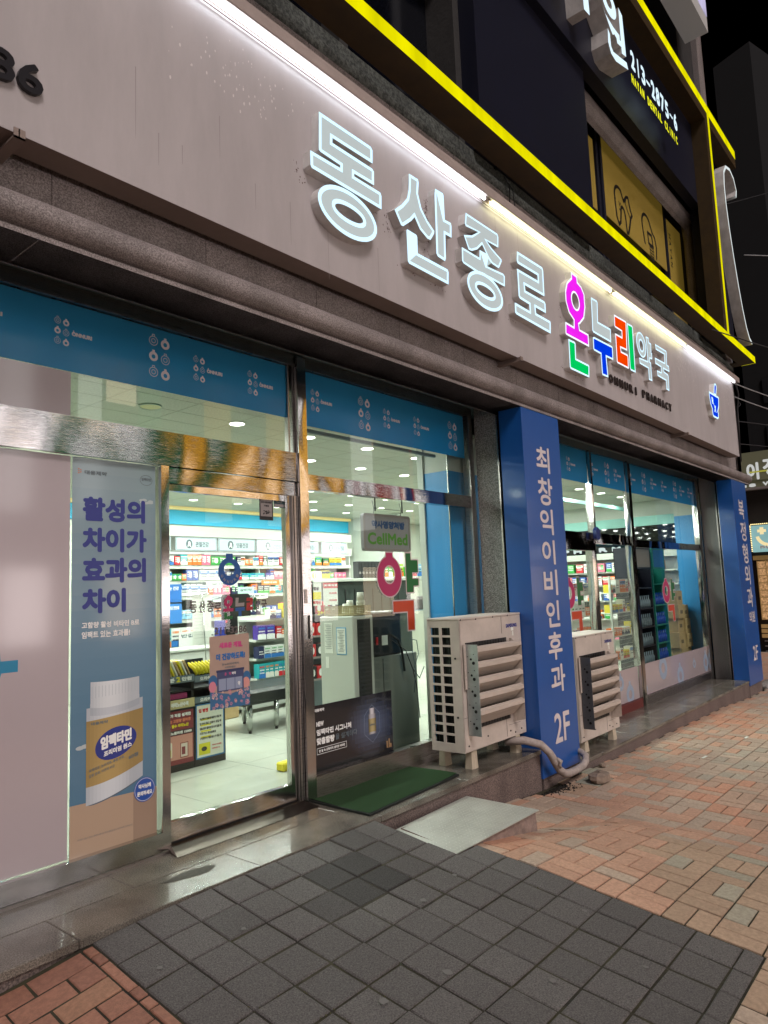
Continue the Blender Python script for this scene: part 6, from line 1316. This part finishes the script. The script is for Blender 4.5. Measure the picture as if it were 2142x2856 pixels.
for li, z in enumerate((.3, .65, 1.0, 1.3)):
    fill(9.08, 9.9, z, .2, .56, 'the wire rack nearest the pillar', ['bottom', 'second', 'third', 'top'][li]+' shelf', 'goods on the wire racks', [0, 1, 3, 7, 11, 12, 3]); fill(10.33, 11.1, z, .2, .52, 'the wire rack beside the navy stand', ['bottom', 'second', 'third', 'top'][li]+' shelf', 'goods on the wire racks', [3, 3, 7, 10, 12])
SR = thing('side_wall_shelving', (13.7, 2.5, 0), 'white shelving against the far side wall of the right hand room', 'shelving'); MB().box((13.86, .5, 0), (13.87, 5.6, 1.9)).build('back_panel', 'shelf_back', SR)
for z in (.35, .75, 1.1, 1.4, 1.66):
    MB().box((13.55, .5, z-.03), (13.86, 5.6, z)).build('shelf_board', 'shelf', SR)
    k = 0; y = 5.5
    while y > .7 and k < 30:
        w_ = random.choice([.11, .14]); o = carton(random.choice([0, 1, 3, 3, 7, 2, 9]), w_, .17, .10).copy(); col.objects.link(o); o.location = (13.57, y, z); o.rotation_euler = (0, 0, -PI/2); o.name = 'medicine_box'
        if '_c' in o: cn = o['_c']; del o['_c']
        if y < 4.4: tag(o, f'{cn} carton, {ordn(k)} from the left, {["lowest", "second", "third", "fourth", "top"][(.35, .75, 1.1, 1.4, 1.66).index(z)]} shelf of the side wall', 'medicine box', 'cartons on the side wall shelving'); k += 1; y -= w_+random.choice([.006, .02, .05])
        else: bpy.data.objects.remove(o); y -= .2
SB = thing('security_box', (8.7, -.06, 2.08), 'small dark blue hexagonal alarm badge on the steel beam by the pillar', 'alarm'); MB().poly([[(8.66, 2.02), (8.72, 2.00), (8.78, 2.03), (8.78, 2.14), (8.71, 2.17), (8.66, 2.13)]], PY(-.10), 0, None, .045).build('case', mat('badge_dark', '#142a66', .3), SB)

# ================================================================== BACKGROUND ACROSS THE SIDE STREET
NB = thing('corner_shop_building', (23, 0, -.7), 'dark building across the side street with a lit pharmacy sign and shop window', 'building'); X0 = 22.0
PXf = lambda d_: PX(X0-d_)
MB().box((X0, -3.5, -.8), (X0+6, 8, 4.0)).build('wall', 'brown_wall', NB)
MB().box((X0-.25, -3.5, 4.12), (X0-.02, 3, 4.92)).build('sign_fascia', 'olive', NB); MB().box((X0-.2, -3.5, 3.93), (X0-.02, 3, 4.10)).build('lower_fascia', 'olive', NB); MB().box((X0-.24, -3.5, 3.86), (X0-.02, 3, 3.925)).build('fascia_edge', 'ink_grey2', NB)
mb = MB(); pl = PX(X0-.255); text(mb, '이', pl, (-1.02, 4.13, -.70, 4.62), 0, .02); text(mb, '정', pl, (-.60, 4.2, -.15, 4.7), 0, .02); text(mb, '외과', pl, (.1, 4.2, 1.0, 4.7), 0, .02); mb.build('lettering', mat('sign_letter', '#c9ccc6', .5, emit=(.8, .85, .85), es=.45), NB)
MB().box((X0-.262, .5, 4.33), (X0-.2555, .95, 4.37)).build('yellow_line', mat('line_y', '#a3a028', .5, emit=(.6, .6, .1), es=.4), NB)
mb = MB(); text(mb, '18', PX(X0-.205), (-1.12, 3.94, -.82, 4.04), 0, .012); text(mb, 'W 010', PX(X0-.205), (-.65, 3.94, 0, 4.06), 0, .012); mb.build('lettering', 'sign_letter' if 'sign_letter' in M else 'paper', NB)
LS = thing('pharmacy_light_sign', (X0-.2, .5, 2.1), 'pale teal lit pharmacy sign with a cream cross and smile, framed by bulbs', 'sign')
MB().box((X0-.2, -.9, 2.12), (X0-.01, 1.06, 2.86)).build('sign_face', 'sign_teal', LS); pl = PX(X0-.21)
mb = MB(); cxx, czz = -.64, 2.52
mb.poly([[(-.90, 2.66), (-.84, 2.66), (-.84, 2.60), (-.74, 2.60), (-.74, 2.66), (-.68, 2.66), (-.68, 2.74), (-.74, 2.74), (-.74, 2.80), (-.84, 2.80), (-.84, 2.74), (-.90, 2.74)]], pl); o = [(-.62+.34*math.cos(math.radians(a)), 2.60+.34*math.sin(math.radians(a))) for a in range(190, 351, 8)]; i_ = [(-.62+.25*math.cos(math.radians(a)), 2.60+.25*math.sin(math.radians(a))) for a in range(350, 189, -8)]; mb.poly([o+i_], pl); mb.build('cross_and_smile', 'sign_cream', LS)
MB().poly([ellipse(-.52, 2.58, .075, .08, 20)], pl).build('green_dot', 'sign_green', LS); mb = MB(); text(mb, 'PHARMACY', pl, (-.86, 2.20, -.1, 2.29), 0, .008); mb.build('lettering', 'ink_white', LS)
mb = MB()
for k in range(40): mb.box((X0-.225, 1.04-.05*k-.012, 2.88), (X0-.20, 1.04-.05*k+.012, 2.905)) if 1.04-.05*k > -.9 else None
for k in range(15): mb.box((X0-.225, 1.06, 2.14+.05*k), (X0-.2, 1.085, 2.165+.05*k))
mb.build('bulb_row', 'bulb', LS)
MB().box((X0-.06, -1.5, .25), (X0-.02, 1.0, 1.85)).build('shop_window', 'shop_warm', NB); mb = MB()
for k in range(9): mb.box((X0-.09, -1.5, .25+.2*k), (X0-.062, 1.02, .275+.2*k))
for k in range(7): mb.box((X0-.094, 1.0-.22*k, .25), (X0-.064, 1.02-.22*k, 1.88))
mb.box((X0-.1, -1.5, 1.9), (X0-.02, 1.1, 2.02)); mb.build('window_bars', 'wood_pale', NB); mb = MB(); z = .14
for k in range(3): mb.box((X0-.12, -1.5, z-.12), (X0-.03, 1.05, z-.02)); z -= .13
mb.build('wood_ledge', 'wood_pale', NB); mb = MB()
for k in range(5): mb.box((X0-.1, -1.5, -.62+.14*k), (X0-.03, 1.0, -.60+.14*k))
mb.build('shutter_slat', 'ink_grey2', NB)
mb = MB().box((X0-.03, -1.5, 2.95), (X0-.01, .46, 3.85)); wq = mb.build('upper_window', mat('dim_window', '#3e4b46', .4, emit=(.2, .26, .24), es=.3), NB); mb = MB(); text(mb, '내과', PX(X0-.035), (-.42, 3.5, -.1, 3.72), 0, .012); text(mb, '소아', PX(X0-.035), (-.42, 3.2, -.1, 3.42), 0, .012); mb.build('lettering', 'navy_dark', wq)
TW = thing('apartment_tower', (44, 0, 0), 'tall dark apartment tower with a chamfered top standing far behind', 'building'); k_ = 44/22
def tw(y, z): return (y, 1.472+(z-1.472)*k_)
yy = lambda v: -3.84+(v+3.84)*k_
MB().add([(44, yy(.93), -1), (44, yy(-.1), -1), (44, yy(-.1), 1.472+15.6*k_), (44, yy(.93), 1.472+15.3*k_), (48, yy(-1.6), -1), (48, yy(-1.6), 1.472+14.2*k_), (54, yy(.93), -1), (54, yy(.93), 1.472+15.3*k_)], [(0, 1, 2, 3), (1, 4, 5, 2), (0, 3, 7, 6), (2, 5, 7, 3)]).build('body', 'tower', TW)
mb = MB()
for j in range(4):
    for i in range(2): mb.box((43.9, yy(.05)-i*1.2, 3+j*2.7), (43.99, yy(.05)-i*1.2+.8, 4.4+j*2.7))
mb.build('window', 'navy_dark', TW)
for k, (a, b_, lab) in enumerate([((13.6, -.6, 5.0), (22, -2.6, 6.0), 'upper of the two bright cables leaving the building corner'), ((13.7, -.6, 4.75), (22, -2.6, 5.7), 'lower of the two bright cables leaving the building corner'), ((14.1, -1.0, 7.4), (30, -6.0, 12.5), 'single thin cable beside the tooth outline sign'), ((11.6, -.95, 5.32), (26, -3.6, 7.6), 'dark cable crossing the yellow beam'), ((15, -.2, 4.1), (30, -3.5, 6.4), 'faint cable above the olive fascia'), ((15, 0, 9.0), (40, -4, 22), 'steep thin cable before the dark tower'), ((15, -.4, 4.5), (26, -3, 6.6), 'thin sagging cable between the corner and the side street')]):
    A_, B_ = Vector(a), Vector(b_); MB().tube([A_.lerp(B_, t/10)+Vector((0, 0, -.5*math.sin(PI*t/10))) for t in range(11)], .010, 5).build('overhead_cable', 'cable' if k > 2 else mat(f'cable_pale{k}', '#9a9a9c', .6), None, label=lab, cat='cable')
# ================================================================== OPPOSITE SIDE OF THE STREET (seen only as reflections)
MB().box((-30, -30, -.9), (80, -7.5, -.60)).build('road', 'asphalt', None, kind='structure')
OB = thing('opposite_building', (6, -19, -.5), 'row of shops with lit windows and signs on the other side of the road', 'building'); MB().box((-25, -24, -.6), (45, -19, 13)).build('wall', 'brown_wall', OB)
rs = random.Random(11)
glow('win_white', (1, .86, .84), 5.5); glow('win_warm', (1, .74, .52), 4); glow('sg_orange', (1, .5, .05), 1.6); glow('sg_green', (.0, .8, .35), .4); glow('sg_red', (1, .05, .06), .8); glow('sg_white', (1, .97, .95), 2.5)
for k in range(20):
    x = -24+3.3*k; w_ = rs.uniform(1.4, 2.6); MB().box((x, -18.98, .2), (x+w_, -18.9, 2.6)).build('shop_window', rs.choice(['win_white', 'win_warm', 'win_white']), OB)
    MB().box((x, -18.9, 3.0), (x+w_, -18.6, 3.8)).build('sign_board', ('win_warm' if k == 8 else rs.choice(['sg_white', 'brown_wall', 'brown_wall', 'win_white', 'brown_wall', 'brown_wall'])), OB)
for k in range(26):
    x = -24+2.6*k; z = rs.choice([5.2, 8.4]); MB().box((x, -18.98, z), (x+1.1, -18.9, z+1.5)).build('window', rs.choice(['win_white', 'win_warm', 'brown_wall', 'brown_wall']), OB)
for x, m, wd in ((-6, 'sg_white', .6), (3.5, 'sg_white', .5), (6.2, 'sg_white', .35), (8.6, 'sg_white', .7), (11.2, 'sg_white', .3), (13.4, 'sg_green', .3), (16.2, 'sg_orange', .5), (19.3, 'sg_orange', .8), (24.5, 'sg_white', .4), (29, 'sg_red', .5), (34, 'sg_white', .6)): MB().box((x, -18.6, 4.3), (x+wd, -17.6, 10.5)).build('vertical_sign', m, OB)
bpy.data.scenes.remove(TSC)
print('OBJECTS', len(col.objects), 'cartons', tot, 'downlights', nd)
